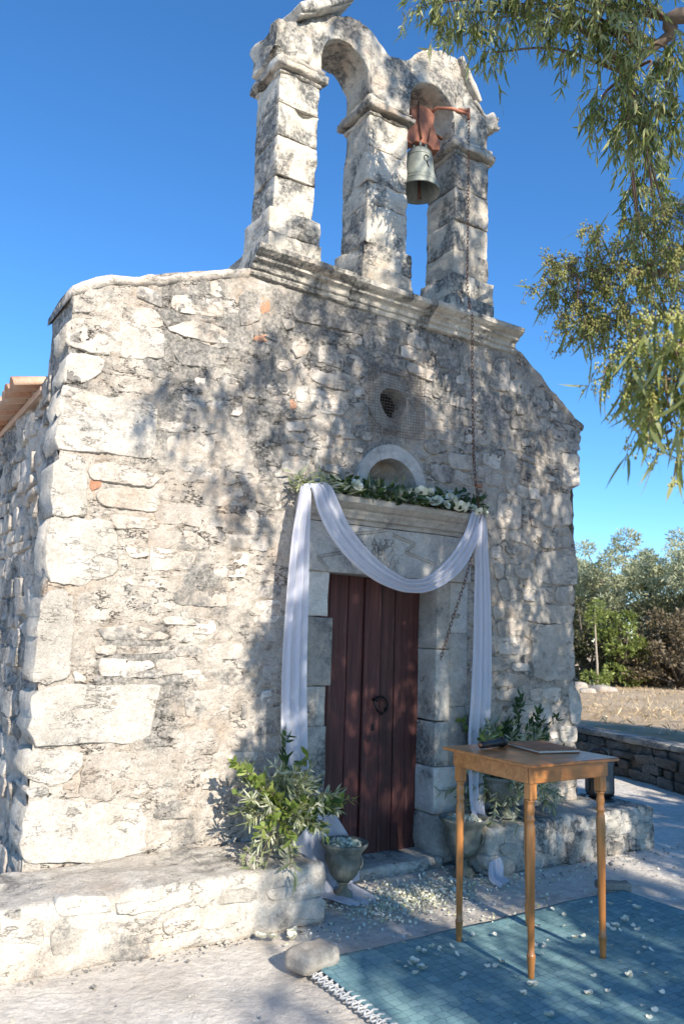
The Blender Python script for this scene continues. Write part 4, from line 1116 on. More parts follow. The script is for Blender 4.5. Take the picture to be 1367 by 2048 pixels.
for a in (2.4, -.6, -1.5): 
    rg_.add(*tube_vf([(cx0 + rr0 * math.cos(a) - .008, DY - .03, cz0 + rr0 * math.sin(a)), (cx0 + rr0 * math.cos(a) + .008, DY - .03, cz0 + rr0 * math.sin(a) - .006)], .012, 8))
rg_.add(*tube_vf([(cx0 - .048, DY + .005, cz0 + .035), (cx0 - .045, DY - .03, cz0 + .036)], .010, 8))
rg_.build('ring_handle', M['iron'], door)
kh = MB(); kh.add(*bev_box(.015, .039, DY - .001, DY + .006, .905, .95, .002)); kh.build('keyhole_plate', M['iron'], door, False)
# ================================================================== STONE BENCHES
def bench(label, lo, hi, faces, yface, seed, top_mat='bench', seg=None):
    root = thing('stone_bench', label, 'bench', ((lo[0] + hi[0]) / 2, (lo[1] + hi[1]) / 2, 0), group='masonry benches against the chapel front')
    off_ = np.array([(lo[0] + hi[0]) / 2, (lo[1] + hi[1]) / 2, 0])
    dx = hi[0] - lo[0]
    me = rock_mesh('bench_body', lo, hi, (int(dx / .04), 16, 10), .035, .016, 8, seed, .02)
    V = np.empty(len(me.vertices) * 3, np.float32); me.vertices.foreach_get('co', V); V = V.reshape(-1, 3) - off_; me.vertices.foreach_set('co', V.astype(np.float32).ravel()); me.update()
    obj('body', me, M[top_mat], root)
    for i, poly in enumerate(faces):
        V, F = stone_vf(poly, 0.010 + .012 * ((i * 7) % 3) / 2, seed + i, .05, yface)
        obj('stone', mesh_np('stone', np.array(V) - off_, F), M['quoin' if i % 3 == 0 else top_mat], root)
    # filler stones on the front
    rg = random.Random(seed); P = [np.array(f) for f in faces]
    x = lo[0] + .05
    rows = [(0.02, 0.10), (0.11, 0.19), (0.20, 0.275)]
    for (a, b) in rows:
        x = lo[0] + .03
        while x < hi[0] - .12:
            w = rg.uniform(.10, .26); c = (x + w / 2, (a + b) / 2)
            clash = any((p[:, 0].min() - .02 < x + w) and (p[:, 0].max() + .02 > x) and (p[:, 1].min() - .01 < b) and (p[:, 1].max() + .01 > a) for p in P)
            if not clash:
                j = lambda: rg.uniform(-.015, .015)
                V, F = stone_vf([(x + .01 + j(), a + j()), (x + w - .01 + j(), a + j()), (x + w - .01 + j(), b + j()), (x + .01 + j(), b + j())], rg.uniform(.003, .013), seed + int(x * 100), .05, yface)
                obj('stone', mesh_np('stone', np.array(V) - off_, F), M[top_mat], root)
            x += w
    return root
bench('long pale stone bench left of the door, holding the bushy potted plant', (-3.6, -.615, -.02), (-.83, -.01, .31), BENCH_L, -.605, 401, 'bench_pale')
bench('grey stone bench right of the door behind the wooden table', (.56, -.445, -.02), (2.36, .16, .31), BENCH_R, -.437, 431)

# ================================================================== URNS
def urn_mat():
    t = NT('mossy_cast_stone'); t.set(Roughness=0.85); t.bsdf.inputs['Specular IOR Level'].default_value = .25
    c = t.ramp(t.noise(11, 7, 0.65), [(0.3, (0.10, 0.105, 0.085)), (0.5, (0.19, 0.19, 0.155)), (0.7, (0.31, 0.30, 0.255))])
    c = t.mix(t.rng(t.noise(4, 5, .6, t.map(loc=(2, 2, 2))), .5, .7, 0, .6), c, (0.12, 0.15, 0.095)); t.base(c)
    t.bump(t.noise(45, 6, .7), .5, .008); return t.m
M['urn'] = urn_mat()
def flute_lathe(prof, n=72, flutes=24):
    V = []; F = []
    for r, z, a in prof:
        for k in range(n):
            an = TAU * k / n; q = r + a * math.cos(an * flutes)
            V.append((q * math.cos(an), q * math.sin(an), z))
    for i in range(len(prof) - 1):
        for k in range(n): F.append((i * n + k, i * n + (k + 1) % n, (i + 1) * n + (k + 1) % n, (i + 1) * n + k))
    F.append(tuple(range(n - 1, -1, -1))); F.append(tuple((len(prof) - 1) * n + k for k in range(n)))
    return V, F
def petal_urn(label, loc, s, handles=True):
    root = thing('pedestal_urn', label, 'urn', loc, group='low urns filled with petals beside the door')
    pr = [(.075, 0, 0), (.078, .012, 0), (.062, .022, 0), (.055, .035, 0), (.030, .052, 0), (.026, .075, 0), (.034, .085, 0), (.040, .092, 0)]
    V, F = lathe_vf([(r * s, z * s) for r, z, a in pr], 32); obj('foot', mesh_np('foot', V, F), M['urn'], root)
    bw = [(.030, .094, 0), (.062, .112, .0), (.088, .145, .0015), (.103, .19, .0015), (.110, .24, .001), (.112, .27, 0), (.122, .280, 0), (.135, .300, .002), (.147, .315, .003), (.150, .325, .003), (.146, .332, .003), (.130, .318, .002), (.114, .302, 0), (.108, .285, 0), (.09, .275, 0)]
    V, F = flute_lathe([(r * s, z * s, a * s) for r, z, a in bw]); obj('bowl', mesh_np('bowl', V, F), M['urn'], root)
    if handles:
        for an in (2.2, 2.2 + math.pi):
            V, F = tube_vf([((.104 + .02 * math.sin(t * math.pi)) * s * math.cos(an), (.104 + .02 * math.sin(t * math.pi)) * s * math.sin(an), (.265 - .085 * t) * s) for t in np.linspace(0, 1, 8)], [.007 * s] * 8, 6)
            obj('handle', mesh_np('handle', V, F), M['urn'], root)
    return root
def planter(label, loc, s=1.0):
    root = thing('planter_urn', label, 'urn', loc, group='planter urns on the stone benches')
    V, F = lathe_vf([(r * s, z * s) for r, z in [(.098, 0), (.10, .012), (.082, .02), (.072, .032), (.045, .046), (.040, .066)]], 36); obj('foot', mesh_np('foot', V, F), M['urn'], root)
    bw = [(.040, .067, 0), (.085, .085, 0), (.122, .125, .002), (.142, .18, .002), (.150, .23, .001), (.150, .25, 0), (.165, .262, 0), (.172, .28, 0), (.160, .285, 0), (.14, .27, 0), (.13, .24, 0)]
    V, F = flute_lathe([(r * s, z * s, a * s) for r, z, a in bw], 60, 15); obj('bowl', mesh_np('bowl', V, F), M['urn'], root)
    return root
U1 = (-0.985, -0.37, .318); U2 = (0.93, -0.215, .318); U3 = (-0.525, -0.33, .0); U4 = (0.47, -0.30, .0)
planter('stone planter urn on the left bench under the sunlit olive sprays', U1, .95)
planter('stone planter urn on the right bench, half hidden behind the table', U2, 1.0)
petal_urn('small urn of white petals at the end of the left bench', U3, 0.98)
petal_urn('larger urn of white petals against the right door jamb', U4, 1.12)

# ================================================================== LEAVES
def leaf_arrays(org, dirv, side, length, width, bend, rnd, prof=((0, .12), (.22, .85), (.5, 1.0), (.78, .62), (1, .03)), fold=0.0):
    org = np.asarray(org, float); n = len(org)
    dirv = dirv / np.linalg.norm(dirv, axis=1, keepdims=True)
    side = side - dirv * np.sum(side * dirv, 1, keepdims=True); side /= np.linalg.norm(side, axis=1, keepdims=True) + 1e-9
    nrm = np.cross(dirv, side)
    k = len(prof); V = np.zeros((n, k, 2, 3))
    for i, (t, w) in enumerate(prof):
        c = org + dirv * (length * t)[:, None] + nrm * (bend * length * t * t)[:, None]
        for j, s in enumerate((-1, 1)):
            V[:, i, j] = c + side * (s * w * width / 2)[:, None] + nrm * (fold * w * width)[:, None]
    base = np.arange(n)[:, None] * (2 * k)
    F = np.concatenate([np.stack([base + 2 * i, base + 2 * i + 1, base + 2 * i + 3, base + 2 * i + 2], 2)[:, 0] for i in range(k - 1)], 0)
    return V.reshape(-1, 3), F, np.tile(np.asarray(rnd), k - 1)
class LeafBag:
    def __init__(s): s.V = []; s.F = []; s.R = []; s.n = 0
    def add(s, V, F, R): s.V.append(V); s.F.append(F + s.n); s.R.append(R); s.n += len(V)
    def leaves(s, *a, **k): s.add(*leaf_arrays(*a, **k))
    def build(s, name, mat, parent=None, smooth=True):
        V = np.vstack(s.V); F = np.vstack(s.F); R = np.concatenate(s.R)
        return obj(name, mesh_np(name, V, F, smooth, R), mat, parent)
PROF_SIMPLE = ((0, .2), (.5, 1.0), (1, .05))
PROF_BROAD = ((0, .1), (.2, .8), (.45, 1.0), (.75, .75), (1, .05))

M['olive_leaf'] = leaf_mat('olive_leaf', [(0, (0.15, 0.18, 0.07)), (.4, (0.27, 0.30, 0.15)), (.75, (0.42, 0.44, 0.29)), (1, (0.56, 0.56, 0.43))], .2)
M['bright_leaf'] = leaf_mat('bright_leaf', [(0, (0.10, 0.15, 0.035)), (.5, (0.20, 0.27, 0.06)), (1, (0.34, 0.38, 0.11))], .4)
M['dark_leaf'] = leaf_mat('dark_leaf', [(0, (0.025, 0.055, 0.02)), (.5, (0.05, 0.095, 0.03)), (1, (0.10, 0.16, 0.05))], .25)
M['grey_leaf'] = leaf_mat('silver_leaf', [(0, (0.05, 0.08, 0.06)), (.5, (0.11, 0.15, 0.115)), (1, (0.20, 0.25, 0.20))], .2)
M['stem'] = simple('green_brown_stem', (0.16, 0.13, 0.07), .8)

def arrangement(label, loc, sprigs, seed, mats=('olive_leaf', 'bright_leaf', 'dark_leaf')):
    """sprigs: (kind, azimuth, elevation, length, droop)"""
    root = thing('greenery_arrangement', label, 'plant', loc, group='greenery in the planter urns')
    rg = np.random.RandomState(seed)
    bags = {k: LeafBag() for k in ('olive', 'bright', 'dark')}
    st = MB()
    for kind, az, el, L, droop in sprigs:
        d = np.array([math.cos(az) * math.cos(el), math.sin(az) * math.cos(el), math.sin(el)])
        p0 = np.array([rg.uniform(-.05, .05), rg.uniform(-.05, .05), -.03])
        n = max(8, int(L / .02)); pts = []
        wob = rg.uniform(-.05, .05, 3)
        for i in range(n + 1):
            t = i / n
            pts.append(p0 + d * L * t + np.array([0, 0, -droop * L * t * t]) + wob * math.sin(t * 4) * L * .4)
        pts = np.array(pts)
        st.add(*tube_vf([tuple(p) for p in pts[::2]], list(np.linspace(.004, .0012, len(pts[::2]))), 5))
        tang = np.gradient(pts, axis=0); tang /= np.linalg.norm(tang, axis=1, keepdims=True)
        if kind == 'olive':
            m = int(n * 2.2); ti = rg.uniform(.22, 1.0, m); ln = rg.uniform(.05, .085, m); wd = rg.uniform(.009, .015, m)
        elif kind == 'bright':
            m = int(n * 1.0); ti = rg.uniform(.35, 1.0, m); ln = rg.uniform(.045, .075, m); wd = rg.uniform(.024, .040, m)
        else:
            m = int(n * 1.3); ti = rg.uniform(.3, 1.0, m); ln = rg.uniform(.05, .085, m); wd = rg.uniform(.017, .028, m)
        ii = np.clip((ti * n).astype(int), 0, n)
        o_ = pts[ii]; tg = tang[ii]
        rnd = rg.normal(size=(m, 3)); rnd /= np.linalg.norm(rnd, axis=1, keepdims=True)
        dv = tg * .75 + rnd * .85 + np.array([0, 0, -.1])
        sd = rg.normal(size=(m, 3)) + np.cross(dv, np.array([0, 0, 1.0])) * 1.2
        bags[kind].leaves(o_, dv, sd, ln, wd, rg.uniform(-.3, .3, m), rg.uniform(0, 1, m), fold=.12, prof=PROF_BROAD if kind != 'olive' else ((0, .12), (.22, .85), (.5, 1.0), (.78, .62), (1, .03)))
    st.build('stems', M['stem'], root)
    for k, mm in zip(('olive', 'bright', 'dark'), mats):
        if bags[k].n: 
            o = bags[k].build({'olive': 'olive_leaves', 'bright': 'bright_leaves', 'dark': 'dark_leaves'}[k], M[mm], root); o['kind'] = 'stuff'
    return root
rg = random.Random(77)
sp = []
for i in range(58): sp.append(('olive', rg.uniform(0, TAU), rg.uniform(.35, 1.5), rg.uniform(.24, .42), rg.uniform(.1, .5)))
for i in range(6): sp.append(('olive', rg.uniform(math.pi * 1.0, math.pi * 1.45), rg.uniform(-.1, .3), rg.uniform(.30, .44), rg.uniform(.6, 1.0)))   # trailing over the bench edge
for i in range(15): sp.append(('bright', rg.uniform(math.pi * .9, math.pi * 1.7), rg.uniform(.05, 1.0), rg.uniform(.22, .38), rg.uniform(.1, .4)))
for i in range(14): sp.append(('dark', rg.uniform(-1.2, 1.0), rg.uniform(.1, 1.2), rg.uniform(.24, .40), rg.uniform(.1, .4)))
sp += [('bright', 3.3, .75, .52, .05), ('bright', 2.9, .9, .45, .05), ('bright', -.35, .35, .42, .1), ('bright', -.2, .2, .40, .1), ('dark', 1.2, 1.3, .55, .05), ('bright', .3, 1.0, .45, .1)]
arrangement('bushy olive and bright green arrangement on the left bench', (U1[0], U1[1], U1[2] + .24), sp, 501)
sp = []
for i in range(56): sp.append(('olive', rg.uniform(0, TAU), rg.uniform(.1, 1.4), rg.uniform(.30, .50), rg.uniform(.2, .6)))
for i in range(8): sp.append(('olive', rg.uniform(math.pi * .8, math.pi * 2.0), rg.uniform(-.1, .2), rg.uniform(.30, .42), rg.uniform(.6, 1.0)))
for i in range(14): sp.append(('bright', rg.uniform(1.6, 3.8), rg.uniform(.8, 1.45), rg.uniform(.38, .60), rg.uniform(.0, .15)))
for i in range(14): sp.append(('olive', rg.uniform(0, TAU), rg.uniform(.9, 1.5), rg.uniform(.38, .55), rg.uniform(.0, .2)))
for i in range(20): sp.append(('dark', rg.uniform(-.6, .9), rg.uniform(.45, 1.1), rg.uniform(.45, .75), rg.uniform(.0, .15)))
arrangement('leafy arrangement with long dark sprigs behind the wooden table', (U2[0], U2[1], U2[2] + .25), sp, 503, ('olive_leaf', 'bright_leaf', 'dark_leaf'))

# ================================================================== PETALS IN THE URNS AND ON THE GROUND
def petal_mat():
    t = NT('cream_petal'); t.set(Roughness=.6)
    c = t.ramp(t.attr('rnd'), [(0, (0.50, 0.53, 0.34)), (.4, (0.68, 0.67, 0.52)), (.85, (0.74, 0.72, 0.62)), (1, (0.58, 0.55, 0.22))]); t.base(c)
    t.bsdf.inputs['Subsurface Weight'].default_value = 0.0
    return t.m
M['petal'] = petal_mat()
PROF_PETAL = ((0, .45), (.35, 1.0), (.7, 1.05), (1, .55))
def petal_heap(label, loc, r, n, seed):
    g = np.random.RandomState(seed); b = LeafBag()
    a = g.uniform(0, TAU, n); q = np.sqrt(g.uniform(0, 1, n)) * r
    o_ = np.c_[q * np.cos(a), q * np.sin(a), g.uniform(0, .02, n) + .012 * (1 - (q / r) ** 2)]
    d = g.normal(size=(n, 3)) * np.array([1, 1, .5]); s = g.normal(size=(n, 3)) * np.array([1, 1, .4])
    b.leaves(o_, d, s, g.uniform(.014, .024, n), g.uniform(.012, .02, n), g.uniform(-.5, .5, n), g.uniform(0, .9, n), prof=PROF_PETAL)
    # a closed bed below so that the heap reads full
    V, F = lathe_vf([(r * 1.0, -.012), (r * .8, .004), (r * .4, .010), (.002, .012)], 24)
    root = thing('petal_heap', label, 'petals', loc)
    obj('petal_bed', mesh_np('petal_bed', V, F, True, np.full(len(F), .4)), M['petal'], root)
    o = b.build('loose_petals', M['petal'], root); o['kind'] = 'stuff'
    return root
petal_heap('cream petals heaped in the small urn by the left bench', (U3[0], U3[1], .298), .104, 480, 511)
petal_heap('cream petals heaped in the larger urn by the right jamb', (U4[0], U4[1], .340), .118, 520, 513)
g = np.random.RandomState(521); b = LeafBag()
def scatter(n, cx, cy, sx, sy, lo=.009, hi=.021):
    x = g.normal(cx, sx, n); y = g.normal(cy, sy, n)
    k = (y < -.09) & ~((x < -.82) & (y > -.66)) & ~((x > .54) & (y > -.48)) 
    x = x[k]; y = y[k]; n = len(x)
    o_ = np.c_[x, y, g.uniform(.006, .014, n)]
    d = np.c_[g.normal(size=(n, 2)), g.uniform(-.1, .35, n)]; s = np.c_[g.normal(size=(n, 2)), g.uniform(-.25, .25, n)]
    b.leaves(o_, d, s, g.uniform(lo, hi, n), g.uniform(lo, hi, n) * .9, g.uniform(-.4, .4, n), g.uniform(0, 1, n) ** .8, prof=PROF_PETAL)
scatter(1500, -.15, -.52, .26, .13); scatter(600, .2, -.42, .35, .16); scatter(420, -.42, -.62, .13, .11); scatter(260, .3, -.75, .5, .2); scatter(140, 1.0, -.85, .45, .2); scatter(60, -.9, -.85, .2, .1)
o = b.build('fallen_petals', M['petal']); tag(o, 'carpet of small cream petals strewn before the door', 'petals', kind='stuff')

# ================================================================== RUG
RUG_X0, RUG_X1, RUG_Y0, RUG_Y1 = -1.20, 1.13, -5.2, -1.085
def rug_mat():
    t = NT('teal_patterned_weave'); t.set(Roughness=.95); t.bsdf.inputs['Specular IOR Level'].default_value = .1
    vec = t.map(scale=(17.5, 21, 0.02))
    warp = t.n.new('ShaderNodeVectorMath'); warp.operation = 'MULTIPLY_ADD'
    nn = t.n.new('ShaderNodeTexNoise'); nn.inputs['Scale'].default_value = 9; t.L(t.co.outputs['Object'], nn.inputs['Vector']); t.L(nn.outputs['Color'], warp.inputs[0]); warp.inputs[1].default_value = (.35, .35, 0); t.L(vec, warp.inputs[2])
    e = t.voro(1.0, 'DISTANCE_TO_EDGE', warp.outputs[0], rand=.35); cell = t.voro(1.0, 'F1', warp.outputs[0], 'Color', rand=.35)
    sep = t.n.new('ShaderNodeSeparateColor'); t.L(cell, sep.inputs[0])
    c = t.ramp(sep.outputs[0], [(0, (0.165, 0.295, 0.30)), (.5, (0.21, 0.365, 0.365)), (1, (0.275, 0.43, 0.425))])
    c = t.mix(t.rng(t.noise(2.2, 4, .6), .42, .7, 0, .55), c, (0.13, 0.27, 0.33))
    c = t.mix(t.rng(t.noise(55, 4, .7), .45, .7, 0, .35), c, (0.34, 0.46, 0.47))
    c = t.mix(t.math('MULTIPLY', t.rng(e, 0.02, 0.085, 1, 0), t.rng(t.noise(14, 4, .7), .35, .6, .1, .65)), c, (0.07, 0.125, 0.175))
    t.base(c)
    w = t.n.new('ShaderNodeTexWave'); w.inputs['Scale'].default_value = 120; t.L(t.map(), w.inputs['Vector'])
    t.bump(t.math('ADD', t.math('MULTIPLY', w.outputs['Fac'], .3), t.math('ADD', t.noise(130, 4), t.rng(e, 0, .1, 0, .6))), .5, .004); return t.m
M['rug'] = rug_mat()
nx, ny = 90, 150
ax = np.linspace(RUG_X0, RUG_X1, nx); ay = np.linspace(RUG_Y0, RUG_Y1, ny)
A, B = np.meshgrid(ax, ay, indexing='ij')
V = np.c_[A.ravel(), B.ravel(), np.zeros(A.size)]
V[:, 2] = .016 + np.clip(fbm(V, 1.6, 2, 61) + .5, -.6, 1.5) * .009 + np.clip(fbm(V, 5, 2, 67), -1, 1) * .003
V[:, 0] += fbm(V, 1.6, 2, 63) * .018; V[:, 1] += fbm(V, 1.6, 2, 65) * .018
rug_root = thing('rug', 'teal blue patterned rug spread on the ground under the table', 'rug', (0, -2.0, 0))
ro = np.array([0, -2.0, 0])
top = mesh_np('weave', V - ro, grid_faces(nx, ny))
o = obj('weave', top, M['rug'], rug_root); sm_ = o.modifiers.new('thickness', 'SOLIDIFY'); sm_.thickness = .008; sm_.offset = -1
M['lace'] = simple('off_white_cotton', (0.50, 0.50, 0.49), .95, .25, 60)
fr = MB(); rg = random.Random(9)
y = RUG_Y1 + .01
while y > -3.2:
    x = RUG_X0 - .004 + .012 * math.sin(y * 3)
    lp = [(x + .01 - .052 * math.sin(math.pi * t) * 1.0, y - .044 * t + .01 * math.sin(TAU * t), .012 + .006 * math.sin(TAU * t * 2)) for t in np.linspace(0, 1, 9)]
    fr.add(*tube_vf(lp, .0042, 5))
    lp = [(x - .048 - .02 * math.sin(math.pi * t), y + .01 - .05 * t, .013 + .004 * math.cos(TAU * t)) for t in np.linspace(0, 1, 7)]
    fr.add(*tube_vf(lp, .0048, 5))
    fr.add(*tube_vf([(x + .012, y, .014), (x - .015, y + .002, .018), (x - .04, y + rg.uniform(-.006, .006), .013), (x - .062, y + rg.uniform(-.01, .01), .01)], .004, 5))
    y -= .046
fr2 = np.array(fr.v) - ro
obj('fringe', mesh_np('fringe', fr2, fr.f), M['lace'], rug_root)
# single petals lying on the rug
pm = LeafBag(); gg = np.random.RandomState(3)
nP = 9
pm.leaves(np.c_[gg.uniform(-.006, .006, nP), gg.uniform(-.006, .006, nP), np.zeros(nP)], np.c_[np.cos(np.arange(nP) * .7), np.sin(np.arange(nP) * .7), np.full(nP, .35)], np.c_[-np.sin(np.arange(nP) * .7), np.cos(np.arange(nP) * .7), np.zeros(nP)], gg.uniform(.016, .026, nP), gg.uniform(.016, .026, nP), np.full(nP, .3), gg.uniform(.3, .85, nP), prof=PROF_PETAL)
pme = mesh_np('petal', np.vstack(pm.V), np.vstack(pm.F), True, np.concatenate(pm.R)); pme.materials.append(M['petal'])
one = LeafBag(); one.leaves(np.zeros((2, 3)), np.array([(1, 0, .15), (.4, .9, .1)]), np.array([(0, 1, .1), (-.9, .4, .1)]), np.array([.022, .017]), np.array([.019, .015]), np.array([.35, .3]), np.array([.6, .4]), prof=PROF_PETAL)
one_me = mesh_np('petal', np.vstack(one.V), np.vstack(one.F), True, np.concatenate(one.R)); one_me.materials.append(M['petal'])
rp = random.Random(41)
spots = [(rp.uniform(-.9, 1.0), rp.uniform(-2.5, -1.13)) for i in range(120)]
for i, (x, y) in enumerate(spots):
    full = rp.random() < .2
    o = bpy.data.objects.new('fallen_blossom' if full else 'fallen_petal', pme if full else one_me); COL.objects.link(o)
    o.location = (x, y, .032); o.rotation_euler = (rp.uniform(-.2, .2), rp.uniform(-.2, .2), rp.uniform(0, TAU)); k = rp.uniform(.75, 1.25); o.scale = (k, k, k)
    tag(o, 'small cream blossom lying on the teal rug' if full else 'single cream petal lying on the teal rug', 'petal', 'blossoms fallen on the rug' if full else 'petals fallen on the rug')
for i, (x, y) in enumerate([(-1.27, -.70), (-1.22, -.74), (-1.10, -.72), (-1.13, -.78)]):
    o = bpy.data.objects.new('fallen_blossom', pme); COL.objects.link(o); o.location = (x, y, .016); k = 1.5; o.scale = (k, k, k); o.rotation_euler = (0, .2, i)
    tag(o, 'cream blossom fallen on the ground at the foot of the left bench', 'petal', 'blossoms at the foot of the left bench')

# stones that hold the rug corners
o = obj('rounded_rock', rock_mesh('rounded_rock', (-.12, -.08, -.005), (.12, .08, .095), (14, 12, 10), .03, .016, 6, 531), M['rock'], None, (-1.22, -1.13, .012)); o.rotation_euler = (0, 0, .25)
tag(o, 'rounded tan rock weighing down the rug corner nearest the left bench', 'rock')
o = obj('flat_rock', rock_mesh('flat_rock', (-.115, -.045, 0), (.115, .045, .06), (10, 6, 5), .015, .010, 8, 533), M['rock'], None, (1.10, -1.03, .004)); o.rotation_euler = (0, 0, -.5)
tag(o, 'small brown stone at the far right corner of the rug', 'rock')

# ================================================================== TABLE
def wood_mat():
    t = NT('varnished_pine'); t.set(Roughness=.32); t.bsdf.inputs['Specular IOR Level'].default_value = .5
    n = t.noise(3.0, 6, .6, t.map(scale=(1.2, 9, 9)), dist=.6)
    c = t.ramp(n, [(0.25, (0.20, 0.065, 0.014)), (0.5, (0.36, 0.14, 0.034)), (0.75, (0.49, 0.22, 0.07))])
    t.base(c); t.bump(t.noise(60, 4, .6, t.map(scale=(.3, 3, 3))), .06, .003)
    t.bsdf.inputs['Coat Weight'].default_value = .35; t.bsdf.inputs['Coat Roughness'].default_value = .12; return t.m
def wood_leg():
    t = NT('varnished_pine_leg'); t.set(Roughness=.35)
    n = t.noise(3.0, 6, .6, t.map(scale=(11, 11, 1.0)), dist=.5)
    c = t.ramp(n, [(0.25, (0.28, 0.10, 0.024)), (0.5, (0.39, 0.16, 0.042)), (0.75, (0.47, 0.215, 0.065))]); t.base(c)
    t.bsdf.inputs['Coat Weight'].default_value = .3; t.bsdf.inputs['Coat Roughness'].default_value = .15; return t.m
M['wood'] = wood_mat(); M['wood_leg'] = wood_leg()
TC = (-.130, -1.487)
table = thing('side_table', 'tall square wooden table with turned legs standing on the rug', 'table', (*TC, .018))
TH = .985
obj('tabletop', mesh_np('tabletop', *bev_box(-.325, .325, -.325, .325, TH - .018, TH, .005), False), M['wood'], table)
hl = .262
for (a, b, c, d) in ((-hl - .02, hl + .02, -hl - .022, -hl - .004), (-hl - .02, hl + .02, hl + .004, hl + .022), (-hl - .0225, -hl - .0045, -hl - .002, hl + .002), (hl + .0045, hl + .0225, -hl - .002, hl + .002)):
    obj('apron', mesh_np('apron', *bev_box(a, b, c, d, TH - .098, TH - .0185, .003), False), M['wood'], table)
LEGP = [(.0135, 0), (.0155, .02), (.018, .075), (.0205, .098), (.0215, .106), (.019, .112), (.0155, .118), (.0165, .16), (.0185, .3), (.021, .48), (.0225, .60), (.023, .655), (.021, .69), (.0165, .705), (.0215, .714), (.0225, .722), (.0175, .73), (.0185, .745), (.022, .765), (.0185, .785), (.017, .795), (.022, .803), (.0225, .81)]
lV, lF = lathe_vf(LEGP, 20)
bV, bF = bev_box(-.0225, .0225, -.0225, .0225, .811, TH - .0185, .003)
lm = MB(); lm.add(lV, lF); lm.add(bV, bF)
leg_me = mesh_np('leg', np.array(lm.v), lm.f, False); leg_me.materials.append(M['wood_leg'])
for p in leg_me.polygons: p.use_smooth = len(p.vertices) == 4 and p.index < len(lF) - 2
for sx in (-1, 1):
    for sy in (-1, 1):
        o = bpy.data.objects.new('leg', leg_me); COL.objects.link(o); o.parent = table; o.location = (sx * (hl - .008), sy * (hl - .008), 0)
TZ = .018 + TH
# microphone
M['black'] = simple('black_plastic', (0.012, 0.012, 0.014), .42, .3, 20)
M['mesh_black'] = simple('black_metal_mesh', (0.02, 0.02, 0.022), .5, .4, 200, .8, 300, metallic=.5)
mic = thing('microphone', 'black handheld microphone lying on the wooden table', 'microphone', (-.335, -1.335, TZ + .022))
V, F = lathe_vf([(.0155, 0), (.0175, .004), (.0185, .05), (.020, .14), (.0215, .175), (.023, .182)], 20); obj('handle', mesh_np('handle', V, F), M['black'], mic)
V, F = lathe_vf([(.023, .1825), (.0265, .19), (.0275, .20), (.0265, .212), (.022, .228), (.013, .238), (.003, .241)], 20); obj('grille_head', mesh_np('grille_head', V, F), M['mesh_black'], mic)
V, F = lathe_vf([(.0276, .1955), (.0285, .198), (.0285, .203), (.0276, .2055)], 20); obj('band', mesh_np('band', V, F), M['black'], mic)
V, F = lathe_vf([(.012, -.002), (.0125, -.0005)], 16); obj('end_cap', mesh_np('end_cap', V, F), simple('copper_cap', (.35, .16, .08), .4, metallic=.7), mic)
mic.rotation_euler = (0, math.radians(89), math.radians(12))
# folder
M['leather'] = simple('brown_leather', (0.36, 0.16, 0.07), .75, .3, 9, .25, 90)
M['paper'] = simple('white_paper', (0.75, 0.73, 0.70), .8, .05)
fo = thing('folder', 'brown leather folder with white pages on the wooden table', 'folder', (.02, -1.43, TZ + .001))
obj('cover', mesh_np('cover', *bev_box(-.13, .13, -.17, .17, .0, .004, .001), False), M['leather'], fo)
obj('pages', mesh_np('pages', *bev_box(-.122, .126, -.165, .163, .0045, .013, .001), False), M['paper'], fo)
obj('cover', mesh_np('cover', *bev_box(-.13, .13, -.17, .17, .0135, .0175, .001), False), M['leather'], fo)
fo.rotation_euler = (0, 0, math.radians(-12))
# portable loudspeaker on the far end of the bench
M['grille_grey'] = simple('grey_speaker_mesh', (0.10, 0.11, 0.115), .6, .15, 150, .4, 260, metallic=.3)
spk = thing('portable_speaker', 'black portable speaker with grey front at the right bench end', 'speaker', (2.16, -.08, .312)); spk.scale = (.93, .93, .93)
spk.rotation_euler = (0, 0, math.radians(-30))
obj('cabinet', rock_mesh('cabinet', (-.115, -.07, .012), (.115, .12, .36), (8, 6, 10), .045, .0, 5, 3), M['black'], spk)
obj('front_grille', rock_mesh('front_grille', (-.088, -.079, .05), (.088, -.05, .325), (8, 3, 10), .028, .0, 5, 3), M['grille_grey'], spk)
V, F = tube_vf([tuple(p) for p in smooth_path([(-.085, .05, .33), (-.08, .05, .385), (-.03, .045, .415), (.04, .045, .415), (.085, .05, .385), (.09, .05, .33)], 5)], .013, 8); obj('handle', mesh_np('handle', V, F), M['black'], spk)
V, F = lathe_vf([(.13, 0), (.132, .006), (.11, .012)], 24); obj('foot', mesh_np('foot', V, F), M['black'], spk)
# ================================================================== DRAPES
def cloth_mat():
    t = NT('sheer_white_voile'); t.set(Roughness=.9); t.bsdf.inputs['Specular IOR Level'].default_value = .1
    t.bsdf.inputs['Base Color'].default_value = (.78, .79, .87, 1)  # white cloth tinted lavender, sky-blue shade put into the colour
    t.bsdf.inputs['Sheen Weight'].default_value = .3
    tr = t.n.new('ShaderNodeBsdfTranslucent'); tr.inputs['Color'].default_value = (.80, .80, .85, 1)
    mx = t.n.new('ShaderNodeMixShader'); mx.inputs[0].default_value = .38; t.L(t.bsdf.outputs[0], mx.inputs[1]); t.L(tr.outputs[0], mx.inputs[2])
    tp = t.n.new('ShaderNodeBsdfTransparent'); mx2 = t.n.new('ShaderNodeMixShader'); mx2.inputs[0].default_value = .07
    t.L(mx.outputs[0], mx2.inputs[1]); t.L(tp.outputs[0], mx2.inputs[2]); t.L(mx2.outputs[0], t.out.inputs['Surface'])
    t.bump(t.math('ADD', t.noise(4, 5, .6, t.map(scale=(16, 16, 1.1))), t.math('MULTIPLY', t.noise(150, 3, .6), .12)), .55, .012); return t.m
M['cloth'] = cloth_mat()
